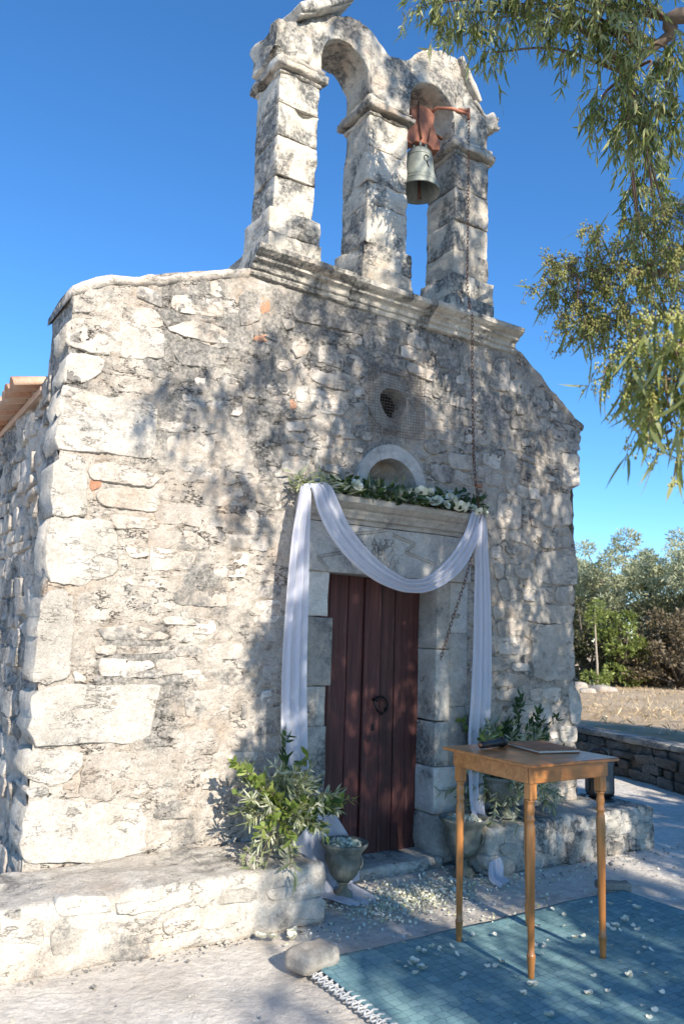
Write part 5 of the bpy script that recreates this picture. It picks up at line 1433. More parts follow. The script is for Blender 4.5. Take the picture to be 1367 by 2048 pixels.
drape = thing('fabric_drape', 'sheer white fabric swagged over the door and hanging down both sides', 'drape')
def ribbon(name, ctr, nf, amp, seed, na=40, per=8):
    """ctr: list of (x,y,z, wx,wy,wz) centre and half-width vector"""
    C = smooth_path(ctr, per); n = len(C); V = []
    rg = np.random.RandomState(seed); ph = rg.uniform(0, TAU, 6)
    for i in range(n):
        p = C[i, :3]; w = C[i, 3:]; t = i / (n - 1)
        tang = C[min(i + 1, n - 1), :3] - C[max(i - 1, 0), :3]; nr = np.cross(w, tang); nr /= np.linalg.norm(nr) + 1e-9
        for j in range(na + 1):
            u = j / na * 2 - 1
            f = amp * 1.1 * (math.sin(u * nf * 1.9 + ph[0] + .8 * math.sin(t * 3 + ph[1])) * .8 + math.sin(u * nf * 3.3 + ph[2] + 1.2 * t) * .22 + .06 * math.sin(u * nf * 6.3 + ph[3] - 2 * t))
            f += amp * .5 * math.sin(t * 9 + ph[4]) * .4
            uu = u + .05 * math.sin(u * 6 + ph[5] + t * 2)
            V.append(p + w * uu + nr * f)
    F = grid_faces(n, na + 1)
    return obj(name, mesh_np(name, np.array(V), F), M['cloth'], drape)
# left fall, tied back to the right near the floor
ribbon('hanging_fall', [(-.835, -.20, 2.535, .035, .0, 0), (-.845, -.215, 2.45, .05, .01, 0), (-.86, -.20, 2.2, .072, .01, 0), (-.865, -.19, 1.8, .09, .01, 0), (-.865, -.185, 1.4, .098, .01, 0), (-.845, -.18, 1.0, .102, .01, 0), (-.81, -.17, .72, .11, .01, 0), (-.715, -.16, .5, .16, .02, .02), (-.63, -.17, .30, .21, .02, .04), (-.56, -.20, .14, .24, .05, .03), (-.53, -.25, .02, .22, .09, .0)], 5, .022, 601)
ribbon('trailing_hem', [(-.56, -.26, .03, .17, .04, 0), (-.53, -.34, .02, .15, .03, 0), (-.52, -.44, .018, .13, -.01, .0), (-.51, -.53, .016, .08, -.02, 0)], 5, .008, 603, per=5)
# top fold over the cornice and the swag across the lintel
ribbon('swag', [(-.80, -.15, 2.545, .03, .03, .01), (-.72, -.205, 2.545, .066, .0, .02), (-.665, -.225, 2.42, .07, .0, .055), (-.575, -.235, 2.27, .058, .0, .062), (-.44, -.24, 2.135, .042, .0, .066), (-.27, -.245, 2.02, .025, .0, .062), (-.10, -.25, 1.952, .008, .0, .052), (.02, -.25, 1.935, .0, .0, .047), (.16, -.25, 1.955, -.010, .0, .052), (.32, -.245, 2.04, -.028, .0, .060), (.46, -.24, 2.165, -.045, .0, .058), (.57, -.23, 2.32, -.055, .0, .040), (.635, -.215, 2.46, -.058, .0, .015), (.665, -.19, 2.54, -.045, .0, 0), (.67, -.12, 2.55, -.035, .0, 0)], 6, .016, 605)
ribbon('hanging_fall', [(.705, -.14, 2.55, .03, .0, 0), (.715, -.19, 2.48, .045, .0, 0), (.72, -.185, 2.25, .062, .0, 0), (.74, -.17, 1.9, .080, .0, 0), (.75, -.16, 1.5, .090, .0, 0), (.75, -.15, 1.15, .098, .0, 0), (.745, -.14, .92, .10, .0, 0), (.74, -.15, .78, .105, .01, 0), (.725, -.16, .60, .09, .01, 0), (.70, -.19, .45, .085, .02, 0), (.66, -.26, .345, .08, .03, 0), (.635, -.36, .325, .07, .02, 0)], 5, .02, 607)
ribbon('trailing_hem', [(.60, -.475, .12, .05, .0, .01), (.59, -.50, .07, .07, .0, .01), (.56, -.54, .025, .08, .02, 0), (.55, -.62, .016, .07, .03, 0)], 5, .012, 609, per=5)
ribbon('gathered_fold', [(.72, -.17, .86, .02, .0, .02), (.78, -.185, .83, .02, .0, .03), (.86, -.20, .80, .015, .0, .028), (.95, -.20, .785, .01, .0, .012)], 5, .012, 611, per=5)

# ================================================================== GARLAND
gar = thing('garland', 'leafy green garland with white roses along the top of the lintel', 'garland', (0, -.08, 2.53))
g = np.random.RandomState(701)
def gar_leaves(n, xa, xb, ln, wd, prof, mat, name, up=.5):
    b = LeafBag(); x = g.uniform(xa, xb, n)
    o_ = np.c_[x, g.uniform(-.12, .07, n), np.abs(g.normal(0, .045, n)) + .006]
    d = np.c_[g.normal(0, 1, n), g.normal(-.35, .6, n), g.normal(up * .5, .45, n)]
    s = g.normal(size=(n, 3))
    b.leaves(o_, d, s, g.uniform(*ln, n), g.uniform(*wd, n), g.uniform(-.3, .3, n), g.uniform(0, 1, n), prof=prof, fold=.1)
    o = b.build(name, M[mat], gar); o['kind'] = 'stuff'
PL = ((0, .12), (.22, .85), (.5, 1.0), (.78, .62), (1, .03))
gar_leaves(520, -.88, .2, (.06, .12), (.010, .017), PL, 'olive_leaf', 'olive_leaves')
gar_leaves(620, -.55, .76, (.05, .10), (.020, .036), PROF_BROAD, 'dark_leaf', 'dark_leaves')
gar_leaves(320, -.5, .76, (.04, .07), (.024, .040), PROF_BROAD, 'grey_leaf', 'silver_leaves', .3)
gar_leaves(120, -.2, .76, (.05, .09), (.008, .014), PL, 'olive_leaf', 'olive_leaves', .2)
def rose_mesh():
    b = LeafBag()
    for r, n, L, wd, up, z in ((.004, 4, .024, .022, 2.2, .006), (.008, 5, .028, .028, 1.3, .002), (.010, 6, .032, .034, .65, -.004), (.010, 6, .034, .036, .15, -.010)):
        a = np.arange(n) * TAU / n + r * 300
        o_ = np.c_[np.cos(a) * r, np.sin(a) * r, np.full(n, z)]
        d = np.c_[np.cos(a), np.sin(a), np.full(n, up)]; s = np.c_[-np.sin(a), np.cos(a), np.zeros(n)]
        b.leaves(o_, d, s, np.full(n, L), np.full(n, wd), np.full(n, -.35 if up > .5 else .2), .45 + .3 * np.cos(a * 3), prof=PROF_PETAL)
    me = mesh_np('rose', np.vstack(b.V), np.vstack(b.F), True, np.concatenate(b.R)); me.materials.append(M['petal']); return me
rm = rose_mesh()
for i, (x, y, z, s) in enumerate([(-.44, -.14, .06, 1.1), (-.06, -.12, .06, .7), (.12, -.13, .085, 1.2), (.22, -.11, .09, 1.05), (.06, -.14, .04, .8), (.245, -.15, .03, 1.25), (.34, -.15, .015, .9), (.42, -.13, .06, 1.1), (.47, -.15, .02, 1.1), (.54, -.15, .02, 1.0), (.31, -.12, .05, .7), (.62, -.12, .03, .8), (.72, -.14, .0, 1.1), (-.20, -.11, .07, .6), (.655, -.15, -.005, .9), (.02, -.13, .075, .8), (.375, -.14, .075, .85), (.16, -.15, .03, .75), (-.30, -.13, .06, .6)]):
    o = bpy.data.objects.new('rose', rm); COL.objects.link(o); o.parent = gar; o.location = (x, y, z); o.rotation_euler = (1.1 + .3 * math.sin(i * 2.1), .3 * math.sin(i), i * 1.1); o.scale = (s, s, s)
# stem that carries the garland
V, F = tube_vf([tuple(p) for p in smooth_path([(-.86, -.04, .012), (-.5, -.07, .02), (-.1, -.05, .014), (.3, -.07, .02), (.76, -.05, .012)], 8)], .007, 6); obj('stem', mesh_np('stem', V, F), M['stem'], gar)

# ================================================================== BELL AND CHAIN
def bronze():
    t = NT('weathered_bronze'); t.set(Roughness=.6, Metallic=.35)
    c = t.ramp(t.noise(9, 6, .65, t.map(scale=(1, 1, .5))), [(.3, (.13, .14, .12)), (.55, (.28, .30, .26)), (.75, (.46, .47, .41))]); t.base(c); t.bump(t.noise(40, 5), .25, .005); return t.m
M['bronze'] = bronze()
M['rust'] = simple('rust_red_painted_wood', (0.36, 0.14, 0.08), .85, .3, 12, .25, 40)
M['rust_iron'] = simple('rusted_iron', (0.15, 0.065, 0.04), .75, .35, 20, .4, 60, metallic=.3)
BX, BYc, = 0.335, 0.17
bell = thing('church_bell', 'grey bronze bell with a red yoke in the right arch of the belfry', 'bell', (BX, BYc, 5.20))
pr = [(.178, 0), (.182, .012), (.168, .05), (.146, .10), (.128, .17), (.118, .25), (.114, .31), (.105, .345), (.082, .372), (.05, .382), (.03, .384)]
inn_ = [(.028, .372), (.075, .362), (.098, .335), (.106, .25), (.118, .16), (.136, .09), (.160, .03), (.172, .004)]
V, F = lathe_vf(pr, 40, False); n0 = len(pr)
Vi, Fi = lathe_vf(list(inn_), 40, False)
mb = MB(); mb.add(V, F); mb.add(Vi, Fi)
for k in range(40):   # lip
    mb.f.append((k, (k + 1) % 40, len(V) + (len(inn_) - 1) * 40 + (k + 1) % 40, len(V) + (len(inn_) - 1) * 40 + k))
obj('bell_body', fix_normals(mesh_np('bell_body', np.array(mb.v), mb.f)), M['bronze'], bell)
for zz, r_ in ((.06, .166), (.30, .117), (.10, .148)):
    V, F = lathe_vf([(r_ - .004, zz - .006), (r_ + .002, zz - .003), (r_ + .002, zz + .003), (r_ - .004, zz + .006)], 40, False); obj('moulding_ring', mesh_np('moulding_ring', V, F), M['bronze'], bell)
# raised emblem on the bell's side
em = MB(); ea = math.radians(-98)
def on_bell(u, z, r=.125): return (r * math.cos(ea + u), r * math.sin(ea + u), z)
em.add(*tube_vf([on_bell(.18 * math.cos(a), .245 + .028 * math.sin(a), .121) for a in np.linspace(.4, TAU - .2, 15)], .0035, 6))
em.add(*tube_vf([on_bell(.02, .217, .125), on_bell(.06, .19, .128), on_bell(.16, .165, .131)], .005, 6))
em.build('emblem', M['iron'], bell)
crown = MB()
for a in np.arange(6) * TAU / 6: crown.add(*tube_vf([(.055 * math.cos(a), .055 * math.sin(a), .375), (.06 * math.cos(a), .06 * math.sin(a), .41), (.03 * math.cos(a), .03 * math.sin(a), .44), (0, 0, .445)], .011, 6))
crown.build('crown_loops', M['bronze'], bell)
V, F = tube_vf([(0, 0, .35), (.0, -.005, .12), (.002, -.01, -.01), (.002, -.01, -.055)], [.008, .01, .014, .02], 10); obj('clapper', mesh_np('clapper', V, F), M['rust_iron'], bell)
# headstock (yoke): a shaped board, thicker at the foot
yoke_p = [(-.15, .40), (-.155, .46), (-.12, .52), (-.105, .62), (-.11, .70), (-.06, .745), (.0, .755), (.06, .745), (.11, .70), (.10, .62), (.12, .54), (.165, .46), (.16, .40), (.10, .385), (.06, .42), (-.06, .42), (-.10, .385)]
V = [(x, -.055, z) for x, z in yoke_p] + [(x, .055, z) for x, z in yoke_p]; n = len(yoke_p)
F = [tuple(range(n)), tuple(range(2 * n - 1, n - 1, -1))] + [(i, (i + 1) % n, n + (i + 1) % n, n + i) for i in range(n)]
yo = obj('yoke', fix_normals(mesh_np('yoke', np.array(V), F, False)), M['rust'], bell); yo.rotation_euler = (0, 0, math.radians(-12))
for sx in (-.05, .055):
    V, F = tube_vf([(sx * .6, -.066, .44), (sx * 1.2, -.062, .60), (sx * 1.3, -.06, .77)], .007, 6); obj('strap', mesh_np('strap', V, F), M['rust_iron'], bell)
V, F = tube_vf([(-.235, .0, .585), (.245, .0, .585)], .014, 8); obj('axle', mesh_np('axle', V, F), M['rust_iron'], bell)
V, F = tube_vf([(.08, -.06, .73), (.09, -.11, .745), (.20, -.17, .75), (.36, -.20, .745)], .013, 8); obj('lever_arm', mesh_np('lever_arm', V, F), M['rust'], bell)
V, F = tube_vf([(.36, -.20, .70), (.36, -.20, .80)], .013, 8); obj('lever_pin', mesh_np('lever_pin', V, F), M['rust'], bell)
V, F = tube_vf([(.28, -.15, .79), (.365, -.19, .785)], .013, 8); obj('lever_pin', mesh_np('lever_pin', V, F), M['rust'], bell)

def chain(pts, link=0.040, r=.0024):
    C = smooth_path(pts, 10); d = np.r_[0, np.cumsum(np.linalg.norm(np.diff(C, axis=0), axis=1))]
    mb = MB(); n = int(d[-1] / (link * .74))
    for i in range(n):
        s = (i + .5) * link * .74
        p = np.array([np.interp(s, d, C[:, q]) for q in range(3)]); p2 = np.array([np.interp(s + .01, d, C[:, q]) for q in range(3)])
        t = p2 - p; t /= np.linalg.norm(t)
        a = np.cross(t, [0.3, 1, .2]); a /= np.linalg.norm(a); b_ = np.cross(t, a)
        w = (a if i % 2 else b_)
        V = [tuple(p + t * math.cos(q) * link * .5 + w * math.sin(q) * link * .27) for q in np.linspace(0, TAU, 9)[:-1]]
        V.append(V[0]); mb.add(*tube_vf(V, r, 4, False))
    return mb
cm = chain([(.697, -.03, 5.93), (.695, -.035, 5.2), (.685, -.045, 4.5), (.655, -.11, 4.19), (.628, -.168, 4.10), (.63, -.168, 3.98), (.645, -.16, 3.5), (.66, -.17, 2.9), (.672, -.215, 2.55), (.665, -.21, 2.42), (.61, -.15, 2.05), (.535, -.075, 1.70), (.47, -.02, 1.42), (.437, .12, 1.28), (.433, .165, 1.25)])
o = cm.build('bell_chain', M['rust_iron']); tag(o, 'thin rusty chain hanging from the bell lever down past the garland', 'chain')
CL_TOP = [(-0.46,-0.90,5.73,0.10), (-0.29,-0.98,5.68,0.15), (-0.13,-1.07,5.63,0.18), (-0.05,-1.09,5.43,0.10), (-0.02,-1.33,5.61,0.20), (0.09,-1.48,5.48,0.17), (0.22,-1.57,5.43,0.17), (0.31,-1.63,5.23,0.16), (0.22,-1.77,5.43,0.18), (0.32,-1.86,5.24,0.20), (0.46,-1.90,4.96,0.24), (0.39,-1.73,4.91,0.17), (0.40,-1.63,4.80,0.13), (0.53,-1.74,4.74,0.18), (0.57,-1.95,4.69,0.20), (0.44,-2.10,4.97,0.15), (-0.17,-1.35,5.74,0.22), (0.03,-1.62,5.64,0.22), (-0.40,-1.08,5.83,0.18), (0.26,-1.92,5.50,0.22)]
CL_DARK = [(1.98,-0.80,5.56,0.20), (2.08,-0.69,5.33,0.20), (2.16,-0.58,5.09,0.18), (2.30,-0.54,4.82,0.18), (2.39,-0.58,4.69,0.12), (2.23,-0.86,4.85,0.16)]
CL_NEAR = [(-1.18,-2.58,2.96,0.08), (-1.10,-2.62,2.88,0.11), (-1.09,-2.73,2.91,0.11), (-1.05,-2.79,2.80,0.12), (-1.10,-2.75,3.05,0.07), (-1.12,-2.68,2.76,0.09), (-1.08,-2.87,2.95,0.10), (-1.03,-2.97,3.00,0.10), (-1.02,-3.04,3.05,0.07), (-1.05,-2.87,2.64,0.10), (-1.03,-3.02,2.83,0.12), (-1.08,-2.76,2.68,0.08), (-1.04,-2.95,2.75,0.10)]
CL_FLOWER = [(-1.17,-2.97,2.49,0.09), (-1.18,-3.08,2.53,0.11), (-1.16,-3.11,2.39,0.10), (-1.13,-2.97,2.38,0.08), (-1.14,-3.08,2.27,0.08), (-1.11,-3.09,2.16,0.05), (-1.22,-3.18,2.49,0.09)]
LIMB_TOP = [(0.69,-2.13,5.37), (0.63,-1.96,5.32), (0.55,-1.84,5.23), (0.50,-1.74,5.13)]
LIMB_NEAR = [(-0.75,-3.00,3.00), (-0.90,-2.91,2.94), (-1.03,-2.84,2.94), (-1.12,-2.73,2.95), (-1.15,-2.59,2.94)]
LIMB_FLOWER = [(-1.14,-3.22,2.53), (-1.19,-3.15,2.52), (-1.18,-3.09,2.46), (-1.14,-3.08,2.27)]
OLIVES = [(16.53,12.26), (16.00,10.53), (17.43,10.30), (16.76,8.62), (18.04,8.46), (16.83,13.44)]
BUSHES = [(13.56,8.47), (14.65,8.16), (13.52,9.63), (13.65,9.16), (14.12,8.22), (14.36,7.53), (14.76,7.11), (15.10,9.25), (15.61,8.53)]
ROCKS = [(11.07,7.10), (10.32,6.90), (10.81,7.56)]
SAPLING = [(11.69,7.76)]
# where the crown's shade falls: (x, z on the facade, distance line y of the foliage, clump radius)
_r = random.Random(2024)
SHADE_WALL = [(-1.62, 2.98, -4.2, .16), (-1.45, 3.05, -4.6, .14), (-1.3, 2.55, -4.8, .15), (-1.1, 2.35, -4.5, .14), (-.95, 2.9, -5.0, .2), (-1.0, 3.4, -5.2, .2)]
for i in range(104): SHADE_WALL.append((_r.uniform(-.6, 2.3), _r.uniform(.1, 4.2), _r.uniform(-7.5, -3.6), _r.uniform(.16, .36)))
for i in range(14): SHADE_WALL.append((_r.uniform(-1.2, 1.0), _r.uniform(4.3, 6.2), _r.uniform(-6.5, -4.2), _r.uniform(.12, .22)))
for i in range(13): SHADE_WALL.append((_r.uniform(-.78, -.42), _r.uniform(.5, 2.6), _r.uniform(-6.5, -4.2), _r.uniform(.14, .24)))
for i in range(8): SHADE_WALL.append((_r.uniform(-.5, .8), _r.uniform(1.5, 2.6), _r.uniform(-6.5, -4.2), _r.uniform(.14, .24)))
SHADE_GROUND = []
for i in range(62): SHADE_GROUND.append((_r.uniform(-.9, 3.6), _r.uniform(-3.4, -.1), _r.uniform(-11, -6.5), _r.uniform(.22, .4)))
for i in range(40): SHADE_GROUND.append((_r.uniform(2.3, 6.0), _r.uniform(-.5, 4.0), _r.uniform(-6, -4.0), _r.uniform(.25, .45)))
for i in range(9): SHADE_GROUND.append((_r.uniform(-2.6, -1.3), _r.uniform(-2.6, -1.5), _r.uniform(-11, -9), _r.uniform(.10, .16)))
# ================================================================== RETAINING WALL AND FAR GROUND
rw = thing('retaining_wall', 'low dark rubble wall holding up the dry field on the right', 'wall', (4.6, 1.0, 0))
ro = np.array([4.6, 1.0, 0])
ysn = np.arange(-1.6, 8.01, .05); zs = np.linspace(0, .46, 11)
V = np.array([(float(wall_x(y)), y, z) for y in ysn for z in zs])
V[:, 0] += fbm(V, 6, 3, 801) * .025
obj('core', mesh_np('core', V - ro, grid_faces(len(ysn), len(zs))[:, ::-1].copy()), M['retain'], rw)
rg = random.Random(803); i = 0
for (za, zb) in ((0.0, .11), (.11, .21), (.21, .31), (.31, .40)):
    y = -1.4
    while y < 7.5:
        w = rg.uniform(.14, .42)
        j = lambda: rg.uniform(-.018, .018)
        poly = [(-y + j(), za + j()), (-(y + w - .02) + j(), za + j()), (-(y + w - .02) + j(), zb + j()), (-y + j(), zb + j())]
        V, F = stone_vf(poly, rg.uniform(.01, .085), 810 + i, .04)
        V = np.c_[V[:, 1] + wall_x(-V[:, 0]), -V[:, 0], V[:, 2]]
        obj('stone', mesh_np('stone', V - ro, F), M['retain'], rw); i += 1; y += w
y = -1.5
while y < 7.6:     # cement capping laid in lengths
    L = rg.uniform(.9, 1.6); xa = float(wall_x(y)); xb = float(wall_x(y + L))
    me = rock_mesh('capping', (-.045, .003, .0), (.24, math.hypot(L, xb - xa) - .003, .07), (5, int(L / .08), 3), .015, .012, 6, 850 + int(y * 10), .015)
    o = obj('capping', me, M['bench'], rw, (xa - 4.6, y - 1.0, .415)); o.rotation_euler = (0, 0, -math.atan2(xb - xa, L)); y += L

for i, ((x, y), sc, lb) in enumerate(zip(ROCKS, ((.30, .22, .16), (.24, .17, .12), (.22, .16, .20)), ('grey slab rock at the foot of the thin sapling on the dry field', 'pale boulder lying in front of the grey slab on the field', 'bluish boulder nearest the chapel corner on the field'))):
    o = obj('field_rock', rock_mesh('field_rock', (-sc[0], -sc[1], -.05), (sc[0], sc[1], sc[2]), (8, 6, 5), .08, .03, 4, 870 + i), M['rock'], None, (x, y, .47)); o.rotation_euler = (0, .06, .6 * i)
    tag(o, lb, 'rock', 'rocks on the dry field')

# dry grass tufts on the field
g = np.random.RandomState(881); n = 9000
y = g.uniform(-1, 14, n); x = wall_x(np.clip(y, -2, 8)) + .35 + g.gamma(1.6, 4.2, n)
zz = np.full(n, .47); b = LeafBag()
b.leaves(np.c_[x, y, zz], np.c_[g.normal(0, .6, n), g.normal(0, .6, n), np.abs(g.normal(.5, .35, n))], g.normal(size=(n, 3)), g.uniform(.05, .18, n), g.uniform(.008, .022, n), g.uniform(-.4, .4, n), g.uniform(0, 1, n), prof=PROF_SIMPLE)
M['straw'] = leaf_mat('dry_straw', [(0, (.32, .22, .12)), (.6, (.54, .41, .24)), (1, (.66, .54, .35))], .15)
tag(b.build('dry_grass', M['straw']), 'dry straw and grass stubble on the raised field', 'grass', kind='stuff')

# ================================================================== BACKGROUND TREES
M['bark'] = simple('grey_brown_bark', (0.13, 0.105, 0.08), .9, .35, 14, .6, 40)
M['far_olive'] = leaf_mat('far_olive_leaf', [(0, (0.19, 0.205, 0.11)), (.5, (0.36, 0.375, 0.22)), (1, (0.56, 0.57, 0.40))], .25)
M['bush_leaf'] = leaf_mat('bush_leaf', [(0, (0.10, 0.13, 0.03)), (.5, (0.20, 0.24, 0.06)), (1, (0.36, 0.39, 0.12))], .35)
M['dry_leaf'] = leaf_mat('dry_brown_leaf', [(0, (0.06, 0.048, 0.03)), (.5, (0.14, 0.11, 0.065)), (1, (0.27, 0.20, 0.11))], .2)
M['dark_scrub_leaf'] = leaf_mat('scrub_leaf', [(0, (0.03, 0.035, 0.018)), (.5, (0.07, 0.075, 0.035)), (1, (0.14, 0.13, 0.06))], .2)  # darker, duller leaf tones for the scrub
def crown_leaves(bag, g, centres, radii, n, ln, wd, prof=PROF_SIMPLE, up=.2):
    c = np.array(centres); r = np.array(radii); p = r ** 2; p = p / p.sum()
    k = g.choice(len(c), n, p=p)
    d = g.normal(size=(n, 3)); d /= np.linalg.norm(d, axis=1, keepdims=True)
    q = g.uniform(.25, 1.0, n) ** .45
    o_ = c[k] + d * (r[k] * q)[:, None] * np.array([1, 1, .8])
    dv = d * .7 + g.normal(size=(n, 3)) * .7 + np.array([0, 0, up])
    bag.leaves(o_, dv, g.normal(size=(n, 3)), g.uniform(*ln, n), g.uniform(*wd, n), g.uniform(-.25, .25, n), np.clip(g.uniform(0, 1, n) * .75 + .25 * g.uniform(0, 1, len(c))[k], 0, 1), prof=prof)
def far_tree(name, label, x, y, hgt, w, seed, mat, n=5200, group='olive trees beyond the field', trunk_h=.35, ln=(.09, .17), wd=(.022, .045), zoff=.45):
    root = thing(name, label, 'tree' if trunk_h > .1 else 'bush', (x, y, zoff), group=group)
    g = np.random.RandomState(seed); rg = random.Random(seed)
    cen = []; rad = []
    mb = MB()
    th = hgt * trunk_h
    mb.add(*tube_vf([(0, 0, -.1), (.06, .03, th * .5), (.02, -.04, th)], [.13 * hgt / 4, .10 * hgt / 4, .08 * hgt / 4], 8))
    for i in range(int(15 + 10 * w)):
        a = rg.uniform(0, TAU); q = math.sqrt(rg.random()) * w; zc = th * .9 + rg.random() * (hgt - th) * (1 - .35 * (q / w) ** 2)
        c = (q * math.cos(a), q * math.sin(a), zc); cen.append(c); rad.append(rg.uniform(.22, .42) * (hgt / 4) ** .5)
        if i % 2 == 0: mb.add(*tube_vf([(.02, -.04, th * .9), (c[0] * .5, c[1] * .5, th + (zc - th) * .6), c], [.045, .025, .008], 5))
    mb.build('trunk', M['bark'], root)
    b = LeafBag(); crown_leaves(b, g, cen, rad, n, ln, wd)
    b.build('crown', M[mat], root)
    return root
OL = ['silvery olive tree rising nearest the chapel corner', 'tall pale olive tree behind the bright green bush', 'rounded olive tree in the middle of the far row', 'broad olive tree at the right edge of the far row', 'olive tree at the far right end of the row', 'olive tree half hidden behind the chapel corner']
for i, (x, y) in enumerate(OLIVES): far_tree('olive_tree', OL[i], x, y, (3.9, 4.35, 4.0, 4.5, 4.3, 4.0)[i], (1.5, 1.6, 1.5, 1.8, 1.7, 1.6)[i], 900 + i, 'far_olive', 10000)
BU = [('bright green leafy bush in front of the olive trees', 2.0, .6, 'bush_leaf'), ('green bush with reddish dry twigs on the far side', 2.2, .7, 'dry_leaf'), ('dull scrub bush next to the chapel corner', 2.2, .95, 'dark_scrub_leaf'), ('dark scrub bush behind the thin sapling', 1.7, .9, 'dark_scrub_leaf'), ('brown dry bush under the bright green one', 1.3, .9, 'dry_leaf'), ('brown thorny dry bush at the right of the scrub', 2.1, 1.1, 'dry_leaf'), ('brown dry bush at the far right of the scrub', 2.2, 1.1, 'dry_leaf'), ('dark scrub bush deep between the olive trees', 2.3, 1.2, 'dark_scrub_leaf'), ('dark scrub bush under the right olive trees', 2.4, 1.2, 'dark_scrub_leaf')]
for i, (x, y) in enumerate(BUSHES): far_tree('scrub_bush', BU[i][0], x, y, BU[i][1], BU[i][2], 930 + i, BU[i][3], 3000, 'scrub in front of the olive trees', .06, (.07, .13), (.03, .06))
(x, y) = SAPLING[0]
sap = thing('sapling', 'thin bare stemmed sapling with a green tuft on the dry field', 'tree', (x, y, .46))
V, F = tube_vf([(0, 0, -.05), (.03, .02, .6), (-.02, .01, 1.15), (-.05, 0, 1.7), (-.03, 0, 2.0)], [.03, .026, .02, .014, .006], 8); obj('trunk', mesh_np('trunk', V, F), simple('pale_sapling_bark', (.36, .30, .23), .9), sap)
b = LeafBag(); crown_leaves(b, np.random.RandomState(5), [(-.04, 0, 1.75), (.08, .05, 1.95), (-.15, 0, 1.6), (.1, 0, .25), (-.15, .1, .3), (.25, 0, .28)], [.22, .18, .15, .18, .18, .15], 700, (.07, .12), (.02, .04)); b.build('crown', M['bush_leaf'], sap)

# ================================================================== EUCALYPTUS
M['euc_leaf'] = leaf_mat('eucalyptus_leaf', [(0, (0.10, 0.125, 0.035)), (.4, (0.20, 0.23, 0.07)), (.75, (0.31, 0.335, 0.14)), (1, (0.45, 0.46, 0.23))], .35, .4)
M['euc_yellow'] = leaf_mat('young_eucalyptus_leaf', [(0, (0.12, 0.15, 0.035)), (.5, (0.20, 0.23, 0.07)), (1, (0.33, 0.35, 0.16))], .4, .4)
M['bud'] = leaf_mat('eucalyptus_bud', [(0, (0.19, 0.16, 0.045)), (.5, (0.28, 0.27, 0.075)), (1, (0.40, 0.39, 0.13))], .1)
M['flower'] = leaf_mat('eucalyptus_flower_bud', [(0, (0.36, 0.35, 0.08)), (.5, (0.48, 0.47, 0.13)), (1, (0.62, 0.60, 0.24))], .2)
M['euc_bark'] = simple('eucalyptus_bark', (0.24, 0.18, 0.135), .85, .4, 10, .5, 30, vstretch=(1, 1, .3))
M['twig'] = simple('red_brown_twig', (0.16, 0.09, 0.06), .7, .3)
euc = thing('eucalyptus_tree', 'large eucalyptus with drooping leafy branches reaching in from the right', 'tree', (4.0, -6.4, 0))
eo = np.array([4.0, -6.4, 0])
g = np.random.RandomState(1001); rg = random.Random(1003)
twigs = MB()
def sprays(bag, cl, per, nl, ln, wd, spray_len=.28, droop=.8, buds=None, budn=0, budr=.0035, bag_r=(0, 1)):
    for (x, y, z, r) in cl:
        K = max(3, int(per * r * r / .03))
        for k in range(K):
            d = g.normal(size=3); d /= np.linalg.norm(d)
            p0 = np.array([x, y, z]) + d * r * g.uniform(.2, 1) ** .5 * np.array([1, 1, .9]) + np.array([0, 0, spray_len * .3])
            h = g.normal(size=3) * np.array([1, 1, .2]); h /= np.linalg.norm(h)
            L = spray_len * g.uniform(.6, 1.3)
            ts = np.linspace(0, 1, 5)
            path = np.array([p0 + h * L * t * (1 - .35 * t) + np.array([0, 0, -droop * L * t * t]) for t in ts])
            twigs.add(*tube_vf([tuple(p - eo) for p in path], [.0022, .002, .0016, .0013, .001], 3, False))
            m = nl; ti = g.uniform(.1, 1, m); o_ = np.stack([np.interp(ti, ts, path[:, q]) for q in range(3)], 1)
            dv = g.normal(size=(m, 3)) * .38 + np.array([0, 0, -1.0]) + h * .25
            sd = g.normal(size=(m, 3))
            bag.leaves(o_ - eo, dv, sd, g.uniform(*ln, m), g.uniform(*wd, m), g.uniform(-.35, .35, m), np.clip(g.uniform(*bag_r) + g.normal(0, .18, m), 0, 1), prof=((0, .15), (.3, 1.0), (.65, .75), (1, .03)))
            if buds is not None:
                for q in range(budn):
                    t = g.uniform(.1, 1); c = np.array([np.interp(t, ts, path[:, w]) for w in range(3)]) + g.normal(size=3) * .012
                    nb = 6; dd = g.normal(size=(nb, 3)); dd /= np.linalg.norm(dd, axis=1, keepdims=True)
                    cc = c + dd * g.uniform(.008, .016)
                    oct_ = np.array([(1, 0, 0), (-1, 0, 0), (0, 1, 0), (0, -1, 0), (0, 0, 1.5), (0, 0, -1.5)]) * budr
                    V = (cc[:, None, :] + oct_[None]).reshape(-1, 3) - eo
                    bf = np.array([(0, 2, 4), (2, 1, 4), (1, 3, 4), (3, 0, 4), (2, 0, 5), (1, 2, 5), (3, 1, 5), (0, 3, 5)])
                    F = (np.arange(nb)[:, None, None] * 6 + bf[None]).reshape(-1, 3)
                    buds.add(V, F, np.repeat(g.uniform(0, 1, nb), 8))
bt = LeafBag(); bn = LeafBag(); by = LeafBag(); bb = LeafBag(); bf_ = LeafBag()
sprays(bt, CL_TOP, 30, 10, (.06, .11), (.010, .016), .17, .9, bag_r=(.15, 1))
sprays(bt, CL_DARK, 20, 12, (.07, .12), (.012, .02), .22, 1.0, bag_r=(0, .45))  # darker leaf tones paint in the shadow on this farther foliage
sprays(bn, CL_NEAR, 50, 3, (.05, .10), (.006, .010), .13, .5, bb, 9, .0034, (.2, .7))
sprays(by, CL_FLOWER, 46, 5, (.08, .14), (.010, .017), .14, .8, bf_, 7, .0038, (.4, 1))
